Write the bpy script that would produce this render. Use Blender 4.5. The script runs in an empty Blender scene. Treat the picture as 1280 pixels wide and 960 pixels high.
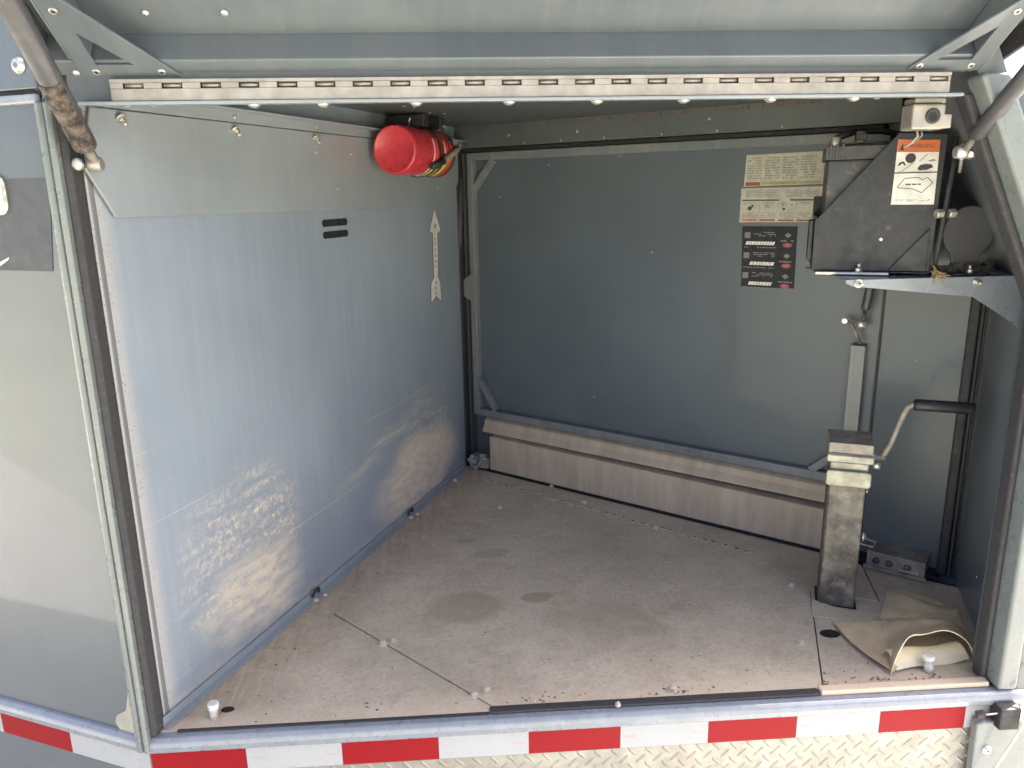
import bpy, bmesh, math, random
from mathutils import Vector, Matrix, Quaternion
random.seed(7)
R = math.radians
scn = bpy.context.scene
col = scn.collection

# ------------------------------------------------------------------ camera
cam = bpy.data.cameras.new('camera')
camo = bpy.data.objects.new('camera', cam); col.objects.link(camo)
cam.sensor_width = 36.0; cam.lens = 957.0/1280*36; cam.clip_start = .02; cam.clip_end = 2000
PITCH, ROLL, YAW = R(14.1), R(1.0), R(3.4)
fw = Vector((math.sin(YAW)*math.cos(PITCH), math.cos(YAW)*math.cos(PITCH), -math.sin(PITCH)))
r0 = fw.cross(Vector((0, 0, 1))).normalized(); u0 = r0.cross(fw)
rt = math.cos(ROLL)*r0 - math.sin(ROLL)*u0; up = math.cos(ROLL)*u0 + math.sin(ROLL)*r0
M = Matrix((rt, up, -fw)).transposed().to_4x4(); M.translation = (0, 0, .86)
camo.matrix_world = M
scn.camera = camo

# ------------------------------------------------------------------ sky, sun, exposure
SUN_AZ, SUN_EL = R(62), R(60)        # azimuth from +Y towards +X
world = bpy.data.worlds.new('World'); scn.world = world; world.use_nodes = True
wn = world.node_tree.nodes; wl = world.node_tree.links
sky = wn.new('ShaderNodeTexSky'); sky.sky_type = 'NISHITA'; sky.sun_disc = False
sky.sun_elevation = SUN_EL; sky.sun_rotation = SUN_AZ; sky.air_density = .35; sky.dust_density = 7.0; sky.ozone_density = 0
wl.new(sky.outputs[0], wn['Background'].inputs[0]); wn['Background'].inputs[1].default_value = .15
sl = bpy.data.lights.new('sun', 'SUN'); sl.energy = 4.5; sl.angle = R(.5); sl.color = (1, .95, .88)
so = bpy.data.objects.new('sun', sl); col.objects.link(so)
sd = Vector((math.sin(SUN_AZ)*math.cos(SUN_EL), math.cos(SUN_AZ)*math.cos(SUN_EL), math.sin(SUN_EL)))
so.rotation_euler = sd.to_track_quat('Z', 'Y').to_euler(); so.location = (3, 2, 5)
vs = scn.view_settings; vs.view_transform = 'Standard'; vs.look = 'None'; vs.gamma = 1; vs.exposure = 2.85
vs.use_curve_mapping = False

# ------------------------------------------------------------------ material helpers
class NT:
    def __init__(s, name):
        s.m = bpy.data.materials.new(name); s.m.use_nodes = True
        s.t = s.m.node_tree; s.n = s.t.nodes; s.l = s.t.links; s.b = s.n['Principled BSDF']
    def new(s, t, **k):
        n = s.n.new(t)
        for a, v in k.items(): setattr(n, a, v)
        return n
    def put(s, sock, v):
        if hasattr(v, 'is_output') or isinstance(v, bpy.types.NodeSocket): s.l.new(v, sock)
        elif isinstance(v, (tuple, list)) and sock.type == 'RGBA': sock.default_value = (*v[:3], 1)
        else: sock.default_value = v
    def uv(s): return s.new('ShaderNodeUVMap').outputs[0]
    def obj(s): return s.new('ShaderNodeTexCoord').outputs['Object']
    def math(s, op, a, b=0., clamp=False):
        n = s.new('ShaderNodeMath', operation=op, use_clamp=clamp); s.put(n.inputs[0], a); s.put(n.inputs[1], b); return n.outputs[0]
    def map(s, v, sc=(1, 1, 1), loc=(0, 0, 0), rot=0.):
        n = s.new('ShaderNodeMapping'); s.put(n.inputs[0], v); n.inputs['Scale'].default_value = sc
        n.inputs['Location'].default_value = loc; n.inputs['Rotation'].default_value = (0, 0, rot); return n.outputs[0]
    def noise(s, v, sc, det=4., rough=.55):
        n = s.new('ShaderNodeTexNoise'); s.put(n.inputs['Vector'], v); n.inputs['Scale'].default_value = sc
        n.inputs['Detail'].default_value = det; n.inputs['Roughness'].default_value = rough; return n.outputs[0]
    def voro(s, v, sc):
        n = s.new('ShaderNodeTexVoronoi'); s.put(n.inputs['Vector'], v); n.inputs['Scale'].default_value = sc; return n.outputs[0]
    def ramp(s, v, a, b, lo=0., hi=1.):
        n = s.new('ShaderNodeMapRange', interpolation_type='SMOOTHSTEP'); s.put(n.inputs[0], v)
        for i, x in zip((1, 2, 3, 4), (a, b, lo, hi)): n.inputs[i].default_value = x
        return n.outputs[0]
    def mix(s, f, a, b):
        n = s.new('ShaderNodeMix', data_type='RGBA'); s.put(n.inputs[0], f); s.put(n.inputs[6], a); s.put(n.inputs[7], b); return n.outputs[2]
    def xy(s, v):
        n = s.new('ShaderNodeSeparateXYZ'); s.put(n.inputs[0], v); return n.outputs
    def ell(s, v, cx, cy, rx, ry, rot=0., soft=.6, warp=None):
        """smooth elliptical spot in (u, v) metres"""
        p = v
        if warp is not None:
            a = s.new('ShaderNodeVectorMath', operation='ADD'); s.put(a.inputs[0], v)
            b = s.new('ShaderNodeVectorMath', operation='SCALE'); s.put(b.inputs[0], warp[0]); b.inputs['Scale'].default_value = warp[1]
            s.put(a.inputs[1], b.outputs[0]); p = a.outputs[0]
        t = s.new('ShaderNodeMapping', vector_type='TEXTURE'); s.put(t.inputs[0], p)
        t.inputs['Location'].default_value = (cx, cy, 0); t.inputs['Rotation'].default_value = (0, 0, rot); t.inputs['Scale'].default_value = (rx, ry, 1)
        l = s.new('ShaderNodeVectorMath', operation='LENGTH'); s.put(l.inputs[0], t.outputs[0])
        return s.ramp(l.outputs['Value'], 1., 1.-soft)
    def bump(s, h, strength=.2, dist=.002):
        n = s.new('ShaderNodeBump'); n.inputs['Strength'].default_value = strength; n.inputs['Distance'].default_value = dist
        s.put(n.inputs['Height'], h); s.l.new(n.outputs[0], s.b.inputs['Normal'])
    def set(s, **k):
        nm = dict(color='Base Color', rough='Roughness', metal='Metallic', coat='Coat Weight', coatr='Coat Roughness', spec='Specular IOR Level', trans='Transmission Weight', sub='Subsurface Weight')
        for a, v in k.items(): s.put(s.b.inputs[nm[a]], v)
        return s

DUST = (.42, .345, .27)
def simple(name, c, rough=.5, metal=0., coat=0., dust=0., dsc=25., bump=0., var=.12):
    n = NT(name); o = n.obj()
    nz = n.noise(o, dsc, 5)
    c2 = tuple(x*(1-var*2.2) for x in c)
    colr = n.mix(n.ramp(nz, .3, .75), c2, c)
    rg = n.ramp(n.noise(o, dsc*2.3, 4), .3, .7, max(rough-.09, .02), min(rough+.12, 1))
    if dust > 0:
        f = n.math('MULTIPLY', n.ramp(n.noise(o, dsc*1.7, 7, .65), .62-.35*dust, .92-.3*dust), min(1, dust+.3))
        colr = n.mix(f, colr, DUST); rg = n.math('ADD', rg, n.math('MULTIPLY', f, .4), True)
        if metal: n.put(n.b.inputs['Metallic'], n.math('MULTIPLY', n.math('SUBTRACT', 1., f), metal))
    elif metal: n.set(metal=metal)
    n.set(color=colr, rough=rg, coat=coat, coatr=.12)
    if bump: n.bump(n.noise(o, dsc*14, 4), bump, .001)
    return n.m

def paint(name, c, film=.15, filmc=(.40, .41, .41), rough=.33, coat=.4, specks=True, low=0.):
    """slate trailer enamel with vertical wash streaks, road film and a few fly specks (UV in metres)"""
    n = NT(name); uv = n.uv()
    base = n.mix(n.ramp(n.noise(uv, 3.2, 3), .3, .7), tuple(x*.9 for x in c), tuple(min(1, x*1.08) for x in c))
    st = n.ramp(n.noise(n.map(uv, (70, 3.5, 1)), 1., 5, .6), .38, .8)
    fl = n.math('MULTIPLY', n.math('ADD', n.math('MULTIPLY', st, .6), n.ramp(n.noise(uv, 9, 6, .65), .35, .8)), film, True)
    if low:
        z = n.xy(uv)[1]
        lowm = n.math('MULTIPLY', n.ramp(n.math('ADD', z, n.math('MULTIPLY', n.noise(uv, 12, 5), .14)), .22, .06), low)
        fl = n.math('MAXIMUM', fl, lowm)
        colr = n.mix(fl, base, n.mix(lowm, filmc, DUST))
    else:
        colr = n.mix(fl, base, filmc)
    if specks:
        sp = n.ramp(n.voro(uv, 23.), .055, .03)
        sp = n.math('MULTIPLY', sp, n.ramp(n.noise(uv, 8, 2), .55, .68))
        colr = n.mix(n.math('MULTIPLY', sp, .7), colr, (.05, .045, .04))
    n.set(color=colr, rough=n.math('ADD', n.math('MULTIPLY', fl, .55), rough, True), coat=coat, coatr=.035)
    n.bump(n.noise(uv, 3.5, 1), .10, .01)
    return n.m

SL = (.125, .142, .155)
def mk_bulkhead():
    n = NT('bulkhead_enamel'); uv = n.uv(); s, z, _ = n.xy(uv)
    base = n.mix(n.ramp(n.noise(uv, 2.2, 3), .3, .7), (.212, .254, .312), (.258, .306, .368))
    st = n.ramp(n.noise(n.map(uv, (60, 2.2, 1)), 1., 6, .6), .4, .75)
    base = n.mix(n.math('MULTIPLY', st, .16), base, (.40, .425, .455))
    drop = n.ramp(n.noise(n.map(uv, (160, 60, 1)), 1., 4, .7), .62, .72)
    base = n.mix(n.math('MULTIPLY', n.math('MULTIPLY', drop, n.ramp(z, .75, .35)), .30), base, (.6, .58, .54))
    w = n.new('ShaderNodeTexNoise'); n.put(w.inputs['Vector'], uv); w.inputs['Scale'].default_value = 7; w.inputs['Detail'].default_value = 6
    ctr = n.new('ShaderNodeVectorMath', operation='SUBTRACT'); n.put(ctr.inputs[0], w.outputs['Color']); ctr.inputs[1].default_value = (.5, .5, .5)
    wp = (ctr.outputs[0], .13)
    # wiped dust: streaks that run up to the right
    wipe = n.ramp(n.noise(n.map(uv, (6, 42, 1), rot=R(-24)), 1., 7, .7), .36, .68)
    e1 = n.ell(uv, .275, .20, .22, .20, R(-18), .5, wp)
    core1 = n.ell(uv, .30, .11, .19, .125, R(-8), .7, wp)
    e2 = n.ell(uv, 1.04, .20, .30, .16, R(4), .6, wp)
    core2 = n.ell(uv, 1.03, .10, .30, .15, R(4), .45, wp)
    e3 = n.ell(uv, .80, .24, .28, .05, R(14), .9, wp)
    grit = n.ramp(n.noise(n.map(uv, (1, .8, 1), rot=R(-24)), 95, 6, .8), .44, .60)
    d = n.math('MAXIMUM', n.math('MULTIPLY', e1, n.math('MULTIPLY', wipe, n.math('ADD', .12, n.math('MULTIPLY', grit, .85)))), n.math('MULTIPLY', core1, n.math('ADD', .25, n.math('MULTIPLY', n.ramp(n.noise(n.map(uv, (22, 60, 1), rot=R(-20)), 1., 6, .65), .3, .65), .6))))
    d = n.math('MAXIMUM', d, n.math('MULTIPLY', e2, n.math('MULTIPLY', wipe, n.math('ADD', .12, n.math('MULTIPLY', grit, .7)))))
    d = n.math('MAXIMUM', d, n.math('MULTIPLY', core2, n.math('ADD', .5, n.math('MULTIPLY', n.ramp(n.noise(n.map(uv, (22, 60, 1), rot=R(-20)), 1., 6, .65), .3, .65), .45))))
    d = n.math('MAXIMUM', d, n.math('MULTIPLY', e3, n.math('MULTIPLY', wipe, .5)))
    d = n.math('MAXIMUM', d, n.math('MULTIPLY', n.ramp(n.math('ADD', z, n.math('MULTIPLY', n.noise(uv, 14, 4), .06)), .075, .03), .35))
    # dusty, speckled margin next to the seal
    mg = n.ramp(n.math('ADD', s, n.math('MULTIPLY', n.noise(uv, 9, 4), .03)), .092, .055)
    d = n.math('MAXIMUM', d, n.math('MULTIPLY', mg, .30))
    colr = n.mix(d, base, (.68, .58, .46))
    sp = n.math('MULTIPLY', n.ramp(n.voro(n.map(uv, (1, .7, 1)), 230), .34, .18), n.math('MULTIPLY', mg, n.ramp(n.noise(uv, 20, 2), .42, .56)))
    colr = n.mix(n.math('MULTIPLY', sp, .7), colr, (.20, .13, .095))
    # a few fine scratches
    sc = n.ramp(n.noise(n.map(uv, (1.6, 240, 1), rot=R(-27)), 1., 2), .70, .73)
    sc = n.math('MULTIPLY', sc, n.ramp(z, .55, .35))
    colr = n.mix(n.math('MULTIPLY', sc, .4), colr, (.68, .66, .62))
    n.set(color=colr, rough=n.math('ADD', .40, n.math('MULTIPLY', d, .5), True), coat=.25, coatr=.2)
    n.bump(n.math('ADD', n.noise(uv, 4, 2), n.math('MULTIPLY', d, .12)), .15, .012)
    return n.m

def mk_floor():
    n = NT('dusty_floor'); uv = n.map(n.uv(), (1, -1, 1)); x, y, _ = n.xy(uv)
    a = n.noise(uv, 4.5, 6, .6); b = n.noise(uv, 38, 6, .7); c = n.noise(uv, 300, 3, .6)
    base = n.mix(n.ramp(a, .3, .7), (.43, .372, .295), (.57, .495, .395))
    base = n.mix(n.math('MULTIPLY', n.ramp(b, .35, .8), .5), base, (.64, .55, .44))
    base = n.mix(n.math('MULTIPLY', n.ramp(n.noise(uv, 13, 7, .75), .46, .68), .5), base, (.38, .295, .21))
    base = n.mix(n.math('MULTIPLY', n.ramp(n.noise(uv, 110, 4, .7), .48, .66), .45), base, (.33, .258, .185))
    base = n.mix(n.math('MULTIPLY', n.ramp(c, .5, .75), .3), base, (.32, .25, .18))
    # grime dragged along the bulkhead, streaks parallel to it
    dist = n.math('SUBTRACT', n.math('MULTIPLY', n.math('ADD', x, .54), .92), n.math('MULTIPLY', n.math('SUBTRACT', y, 1.12), .392))
    near = n.ramp(n.math('ADD', dist, n.math('MULTIPLY', a, .12)), .24, .06)
    drag = n.ramp(n.noise(n.map(uv, (70, 6, 1), rot=R(23)), 1., 6, .65), .38, .66)
    base = n.mix(n.math('MULTIPLY', near, n.math('ADD', .25, n.math('MULTIPLY', drag, .5))), base, (.33, .245, .172))
    sweep = n.ramp(n.noise(n.map(uv, (5, 42, 1), rot=R(-12)), 1., 6, .7), .5, .72)
    base = n.mix(n.math('MULTIPLY', sweep, .22), base, (.42, .335, .26))
    w = n.new('ShaderNodeTexNoise'); n.put(w.inputs['Vector'], uv); w.inputs['Scale'].default_value = 9; w.inputs['Detail'].default_value = 4
    ctr = n.new('ShaderNodeVectorMath', operation='SUBTRACT'); n.put(ctr.inputs[0], w.outputs['Color']); ctr.inputs[1].default_value = (.5, .5, .5)
    wp = (ctr.outputs[0], .05)
    for (cx, cy, rx, ry, rot, k, tint) in ((-.015, 1.475, .10, .075, 0.1, .45, (.29, .215, .155)), (.135, 1.50, .042, .03, 0, .52, (.29, .215, .155)),
            (.26, 1.40, .15, .08, -.3, .28, (.30, .235, .16)), (.40, 1.45, .12, .05, .4, .18, (.31, .24, .17)), (.05, 1.72, .06, .03, .2, .45, (.310, .265, .235)), (-.02, 1.80, .035, .02, 0, .4, (.300, .260, .230)),
            (.20, 1.30, .10, .05, .1, .22, (.330, .275, .220))):
        base = n.mix(n.math('MULTIPLY', n.ell(uv, cx, cy, rx, ry, rot, .35, wp), k), base, tint)
        if k > .5:
            ring = n.math('SUBTRACT', n.ell(uv, cx, cy, rx*1.22, ry*1.25, rot, .3, wp), n.ell(uv, cx, cy, rx, ry, rot, .2, wp), True)
            base = n.mix(n.math('MULTIPLY', ring, .22), base, (.70, .58, .44))
    # pale dried swirls
    sw = n.ramp(n.math('ABSOLUTE', n.math('SUBTRACT', n.noise(uv, 5.5, 3, .5), .5)), .022, .0)
    base = n.mix(n.math('MULTIPLY', sw, .16), base, (.70, .59, .46))
    # sand swept to the front edge and the front left
    fr = n.ramp(n.math('ADD', y, n.math('MULTIPLY', n.noise(uv, 10, 5), .09)), 1.245, 1.155)
    base = n.mix(n.math('MULTIPLY', fr, .6), base, (.68, .55, .42))
    dk = n.ramp(n.voro(n.map(uv, (1, .8, 1)), 60), .11, .06)
    dk = n.math('MULTIPLY', dk, n.ramp(n.noise(uv, 13, 3), .56, .66))
    base = n.mix(n.math('MULTIPLY', dk, .7), base, (.075, .055, .045))
    n.set(color=base, rough=.88, spec=.25)
    n.bump(n.math('ADD', n.math('ADD', b, n.math('MULTIPLY', c, .5)), n.math('MULTIPLY', sw, .3)), .35, .004)
    return n.m

def mk_beam():
    n = NT('dusty_beam'); uv = n.uv(); x, z, _ = n.xy(uv)
    st = n.ramp(n.noise(n.map(uv, (26, 4, 1)), 1., 7, .65), .3, .75)
    colr = n.mix(st, (.37, .305, .235), (.50, .415, .325))
    colr = n.mix(n.ramp(n.noise(uv, 6, 5), .45, .75, 0, .5), colr, (.53, .44, .34))
    n.set(color=colr, rough=.8); n.bump(n.noise(uv, 60, 5), .2, .002); return n.m

def mk_tape(name, c, c2):
    n = NT(name); uv = n.uv()
    h = n.new('ShaderNodeTexVoronoi'); n.put(h.inputs['Vector'], uv); h.inputs['Scale'].default_value = 240; h.feature = 'DISTANCE_TO_EDGE'
    e = n.ramp(h.outputs[0], .03, .12)
    g = n.ramp(n.noise(uv, 24, 6, .7), .45, .8)
    colr = n.mix(n.math('MULTIPLY', n.math('SUBTRACT', 1., e), .35), c, c2)
    colr = n.mix(n.math('MULTIPLY', g, .22), colr, tuple(x*.6 for x in c))
    n.set(color=colr, rough=.5, coat=0., spec=.15); n.bump(e, .08, .0005); return n.m

def mk_ground(name, c, c2, sc):
    n = NT(name); o = n.obj()
    colr = n.mix(n.ramp(n.noise(o, sc, 8, .65), .3, .7), c, c2)
    colr = n.mix(n.math('MULTIPLY', n.ramp(n.noise(o, sc*40, 4, .7), .4, .7), .35), colr, tuple(x*.6 for x in c))
    n.set(color=colr, rough=.9); n.bump(n.noise(o, sc*50, 4), .4, .01); return n.m

MT = dict(  # outer parts toned down, floor raised, to offset uneven inside and outside light
    slate=paint('slate_enamel', SL, .22, low=.0),
    side=paint('slate_enamel_side', (.085, .105, .124), .10, (.17, .185, .20), .35, .5, True, .08),
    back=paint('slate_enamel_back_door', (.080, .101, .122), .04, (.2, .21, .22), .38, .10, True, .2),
    door=paint('slate_enamel_lid', (.105, .125, .145), .18, (.26, .27, .27), .35, .4),
    flange=paint('slate_enamel_flange', (.235, .268, .30), .25, (.36, .38, .40), .35, .4),
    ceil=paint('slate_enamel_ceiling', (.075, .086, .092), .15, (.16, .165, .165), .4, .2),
    trim=simple('pale_blue_grey_trim', (.245, .275, .32), .32, .0, .4, .04, 30, .05, .06),
    jamb=simple('grey_jamb_enamel', (.18, .205, .205), .3, 0, .3, .04, 18, 0, .05),
    bulk=mk_bulkhead(), floor=mk_floor(), beam=mk_beam(),
    alu=simple('brushed_aluminium', (.66, .65, .63), .38, .85, 0, .22, 40, .05),
    tread=simple('bright_tread_plate', (.36, .35, .31), .45, .4, 0, .22, 30, .05),
    steel=simple('hinge_stainless', (.40, .375, .345), .45, .55, 0, .30, 45, .05),
    zinc=simple('zinc_plated_steel', (.72, .71, .66), .34, .75, 0, .15, 70),
    headzinc=simple('dull_plated_head', (.40, .40, .345), .42, .5, 0, .22, 40, .05, .2),
    duststeel=simple('dusty_galvanised_steel', (.36, .34, .31), .55, .5, 0, .62, 26, .25, .2),
    jacktube=simple('worn_jack_steel', (.19, .182, .168), .5, .4, 0, .42, 22, .25, .3),
    rust=simple('rusty_edge', (.22, .13, .075), .8, .1, 0, .3, 60, .2, .3),
    rubber=simple('black_rubber_seal', (.028, .028, .032), .6, 0, 0, .10, 34, .1),
    drubber=simple('dusty_grey_gasket', (.042, .042, .047), .7, 0, 0, .12, 60, .15, .06),
    black=simple('black_plastic', (.022, .023, .027), .42, 0, 0, .18, 30, .05),
    boxblk=simple('battery_box_black_plate', (.026, .029, .037), .5, 0, .05, .10, 26, .08),
    pad_rubber=simple('weathered_rubber', (.085, .086, .095), .6, 0, 0, .05, 24, .1, .05),
    batt=simple('battery_case_plastic', (.060, .063, .075), .5, 0, 0, .22, 24, .05),
    red=simple('extinguisher_red', (.56, .03, .05), .33, 0, .4, .0, 30),
    redp=simple('red_plastic', (.5, .03, .025), .4),
    yellow=simple('label_yellow', (.62, .43, .06), .45), white=simple('label_white', (.78, .775, .75), .45, 0, 0, .04, 40),
    cream=simple('label_cream', (.50, .485, .41), .5, 0, 0, .2, 60), ink=simple('ink_black', (.035, .035, .038), .5),
    inkg=simple('ink_grey', (.27, .265, .235), .55), orange=simple('label_orange', (.62, .155, .05), .5), inkr=simple('ink_rust_red', (.30, .07, .04), .5),
    inky=simple('ink_ochre', (.46, .38, .12), .5), lblk=simple('label_black', (.018, .020, .028), .7, 0, 0, 0, 40), lgr=simple('label_grey_print', (.20, .20, .21), .5), lred=simple('label_red_print', (.40, .055, .075), .5),
    band=simple('dark_stripe_decal', (.065, .071, .08), .6, 0, .0, 0, 20, 0, .03), chrome=simple('badge_chrome', (.85, .84, .80), .15, .9), badge=simple('badge_white', (.80, .80, .78), .3, 0, .5),
    tred=mk_tape('reflective_red', (.28, .009, .014), (.19, .006, .010)), twht=mk_tape('reflective_white', (.40, .415, .43), (.32, .33, .345)), tink=simple('tape_print', (.72, .30, .30), .4),
    canvas=simple('dusty_canvas', (.74, .58, .39), .85, 0, 0, .12, 14, .5, .15), canvas_in=simple('cream_canvas_lining', (.90, .80, .57), .7, 0, 0, .12, 16, .3, .08),
    straw=simple('frayed_twine', (.40, .29, .15), .85), crumb=simple('dirt_crumb', (.20, .15, .105), .95, 0, 0, 0, 40, .3, .3), pale=simple('pale_grit', (.62, .55, .45), .95),
    void=simple('unlit_gap', (.012, .012, .014), .7), hose=simple('tan_hose', (.34, .29, .22), .6, 0, 0, .2, 30), sun_cream=simple('painted_sun_patch', (.40, .40, .33), .55, 0, .1, .35, 22, .3),
    strut=simple('strut_dark_steel', (.085, .085, .095), .42, .25, .1, .16, 26, .1), crust=simple('dried_mud_crust', (.17, .14, .118), .9, 0, 0, .25, 90, .9, .4),
    pad=mk_ground('weathered_concrete', (.30, .285, .26), (.37, .355, .32), .6), grass=mk_ground('mown_grass', (.205, .21, .15), (.28, .275, .205), .4),
)

# ------------------------------------------------------------------ geometry helpers
class Frame:
    """local (a along, b out of the surface, c up) -> world"""
    def __init__(s, o, u, n=None, w=(0, 0, 1)):
        s.o = Vector(o); s.u = Vector(u).normalized(); s.w = Vector(w).normalized()
        s.n = Vector(n).normalized() if n else s.w.cross(s.u)
    def __call__(s, a, b, c): return s.o + s.u*a + s.n*b + s.w*c
W = Frame((0, 0, 0), (1, 0, 0), (0, -1, 0))                       # b points towards the viewer
OP = Frame((0, 1.12, 0), (1, 0, 0), (0, -1, 0))                   # plane of the opening
BK = Frame((-.54, 1.12, 0), (.392, .92, 0), (.92, -.392, 0))      # bulkhead, b into the compartment
KW = Frame((-.02, 2.35, 0), (.773, -.634, 0), (-.634, -.773, 0))  # far door side, b into the compartment
SD = Frame((-.545, 1.12, 0), (-.92, .392, 0), (-.392, -.92, 0))   # outer side wall going left
NS = Frame((.925, 1.14, 0), (.392, .92, 0), (-.92, .392, 0))      # nose wall, b into the compartment
_v = Vector((0, -.819, .574))
DR = Frame((0, 1.125, 1.02), (1, 0, 0), (0, -.574, -.819), _v)    # raised lid: a = x, c = away from hinge, b = down (inside face)

class MB:
    def __init__(s): s.v = []; s.f = []; s.mi = []; s.uv = []; s.mats = []; s.sm = []
    def m(s, k):
        if k not in s.mats: s.mats.append(k)
        return s.mats.index(k)
    def face(s, pts, mat, uvs=None, smooth=False):
        i = len(s.v); s.v += [Vector(p) for p in pts]; s.f.append(list(range(i, i+len(pts)))); s.mi.append(s.m(mat)); s.sm.append(smooth)
        s.uv.append(uvs or [(p[0], p[1]) for p in pts])
    def mesh(s, vs, fs, mat, uvs=None, smooth=False):
        i = len(s.v); s.v += [Vector(p) for p in vs]; k = s.m(mat)
        for f in fs:
            s.f.append([i+j for j in f]); s.mi.append(k); s.sm.append(smooth)
            s.uv.append([(uvs[j] if uvs else (vs[j][0], vs[j][1])) for j in f])
    def prism(s, F, poly, b0, b1, mat, plane='ac'):
        """poly in (a,c) extruded b0..b1, or poly in (a,b) extruded c0..c1 with plane='ab'; 'bc' extrudes along a"""
        n = len(poly); vs = []; uv = []
        for b in (b0, b1):
            for (p, q) in poly:
                if plane == 'ac': vs.append(F(p, b, q)); uv.append((p + (0 if b == b0 else 0), q))
                elif plane == 'ab': vs.append(F(p, q, b)); uv.append((p, q) )
                else: vs.append(F(b, p, q)); uv.append((b, q))
        fs = [list(range(n))[::-1], list(range(n, 2*n))] + [[i, (i+1) % n, n+(i+1) % n, n+i] for i in range(n)]
        s.mesh(vs, fs, mat, uv)
    def box(s, F, a0, a1, b0, b1, c0, c1, mat): s.prism(F, [(a0, c0), (a1, c0), (a1, c1), (a0, c1)], b0, b1, mat)
    def lathe(s, o, ax, prof, mat, n=24, smooth=True, cap=True):
        """prof: list of (distance along axis, radius)"""
        o = Vector(o); ax = Vector(ax).normalized(); e1 = ax.orthogonal().normalized(); e2 = ax.cross(e1)
        vs = []; fs = []; uv = []
        for (t, r) in prof:
            for k in range(n):
                an = 2*math.pi*k/n; vs.append(o+ax*t+(e1*math.cos(an)+e2*math.sin(an))*r); uv.append((k/n*.3, t))
        for j in range(len(prof)-1):
            for k in range(n): fs.append([j*n+k, j*n+(k+1) % n, (j+1)*n+(k+1) % n, (j+1)*n+k])
        s.mesh(vs, fs, mat, uv, smooth)
        if cap:
            m = len(prof)-1
            s.mesh(vs[:n][::-1], [list(range(n))], mat, uv[:n]); s.mesh(vs[m*n:], [list(range(n))], mat, uv[m*n:])
    def tube(s, pts, r, mat, n=12, smooth=True):
        pts = [Vector(p) for p in pts]; vs = []; fs = []; e = None
        rs = r if isinstance(r, (list, tuple)) else [r]*len(pts)
        for i, p in enumerate(pts):
            t = (pts[min(i+1, len(pts)-1)]-pts[max(i-1, 0)]).normalized()
            e = (e - t*e.dot(t)).normalized() if e else t.orthogonal().normalized()
            g = t.cross(e)
            for k in range(n): an = 2*math.pi*k/n; vs.append(p+(e*math.cos(an)+g*math.sin(an))*rs[i])
        for j in range(len(pts)-1):
            for k in range(n): fs.append([j*n+k, j*n+(k+1) % n, (j+1)*n+(k+1) % n, (j+1)*n+k])
        s.mesh(vs, fs, mat, None, smooth); L = len(pts)-1
        s.mesh(vs[:n][::-1], [list(range(n))], mat); s.mesh(vs[L*n:], [list(range(n))], mat)
    def text(s, F, body, a, c, size, b, mat, rot=0., shear=0., sx=1.):
        cu = bpy.data.curves.new('t', 'FONT'); cu.body = body; cu.size = size; cu.align_x = 'CENTER'; cu.align_y = 'CENTER'; cu.shear = shear; cu.resolution_u = 2
        ob = bpy.data.objects.new('t', cu); col.objects.link(ob)
        dg = bpy.context.evaluated_depsgraph_get(); me = ob.evaluated_get(dg).to_mesh()
        cr, sr = math.cos(rot), math.sin(rot)
        vs = [F(a+sx*(v.co.x*cr-v.co.y*sr), b, c+v.co.x*sr+v.co.y*cr) for v in me.vertices]; fs = [list(p.vertices) for p in me.polygons]
        s.mesh(vs, fs, mat)
        ob.evaluated_get(dg).to_mesh_clear(); bpy.data.objects.remove(ob); bpy.data.curves.remove(cu)
    def obj(s, name, parent=None, bevel=0., seg=2, origin=None, fix=True):
        o = Vector(origin) if origin is not None else (world_loc(parent) if parent else Vector())
        me = bpy.data.meshes.new(name); me.from_pydata([v-o for v in s.v], [], s.f)
        for k in s.mats: me.materials.append(MT[k])
        me.polygons.foreach_set('material_index', s.mi); me.polygons.foreach_set('use_smooth', s.sm)
        ul = me.uv_layers.new(name='UVMap'); fl = [c for f in s.uv for p in f for c in p]; ul.data.foreach_set('uv', fl)
        if fix:
            bm = bmesh.new(); bm.from_mesh(me); bmesh.ops.remove_doubles(bm, verts=bm.verts, dist=1e-6)
            bmesh.ops.recalc_face_normals(bm, faces=bm.faces); bm.to_mesh(me); bm.free()
        ob = bpy.data.objects.new(name, me); col.objects.link(ob)
        if parent: ob.parent = parent; ob.location = o - world_loc(parent)
        else: ob.location = o
        if bevel:
            md = ob.modifiers.new('bevel', 'BEVEL'); md.width = bevel; md.segments = seg; md.limit_method = 'ANGLE'; md.angle_limit = R(35)
            md.harden_normals = False
        return ob

def world_loc(o):
    p = Vector()
    while o: p += o.location; o = o.parent
    return p
def tag(o, label=None, cat=None, group=None, kind=None):
    if label: o['label'] = label
    if cat: o['category'] = cat
    if group: o['group'] = group
    if kind: o['kind'] = kind
    return o
def empty(name, loc, label, cat, group=None):
    o = bpy.data.objects.new(name, None); col.objects.link(o); o.location = loc; o.empty_display_size = .05
    return tag(o, label, cat, group)
def boxobj(name, parent, F, a0, a1, b0, b1, c0, c1, mat, bevel=.0015):
    m = MB(); m.box(F, a0, a1, b0, b1, c0, c1, mat); return m.obj(name, parent, bevel)
def prismobj(name, parent, F, poly, b0, b1, mat, bevel=.0015, plane='ac'):
    m = MB(); m.prism(F, poly, b0, b1, mat, plane); return m.obj(name, parent, bevel)

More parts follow.
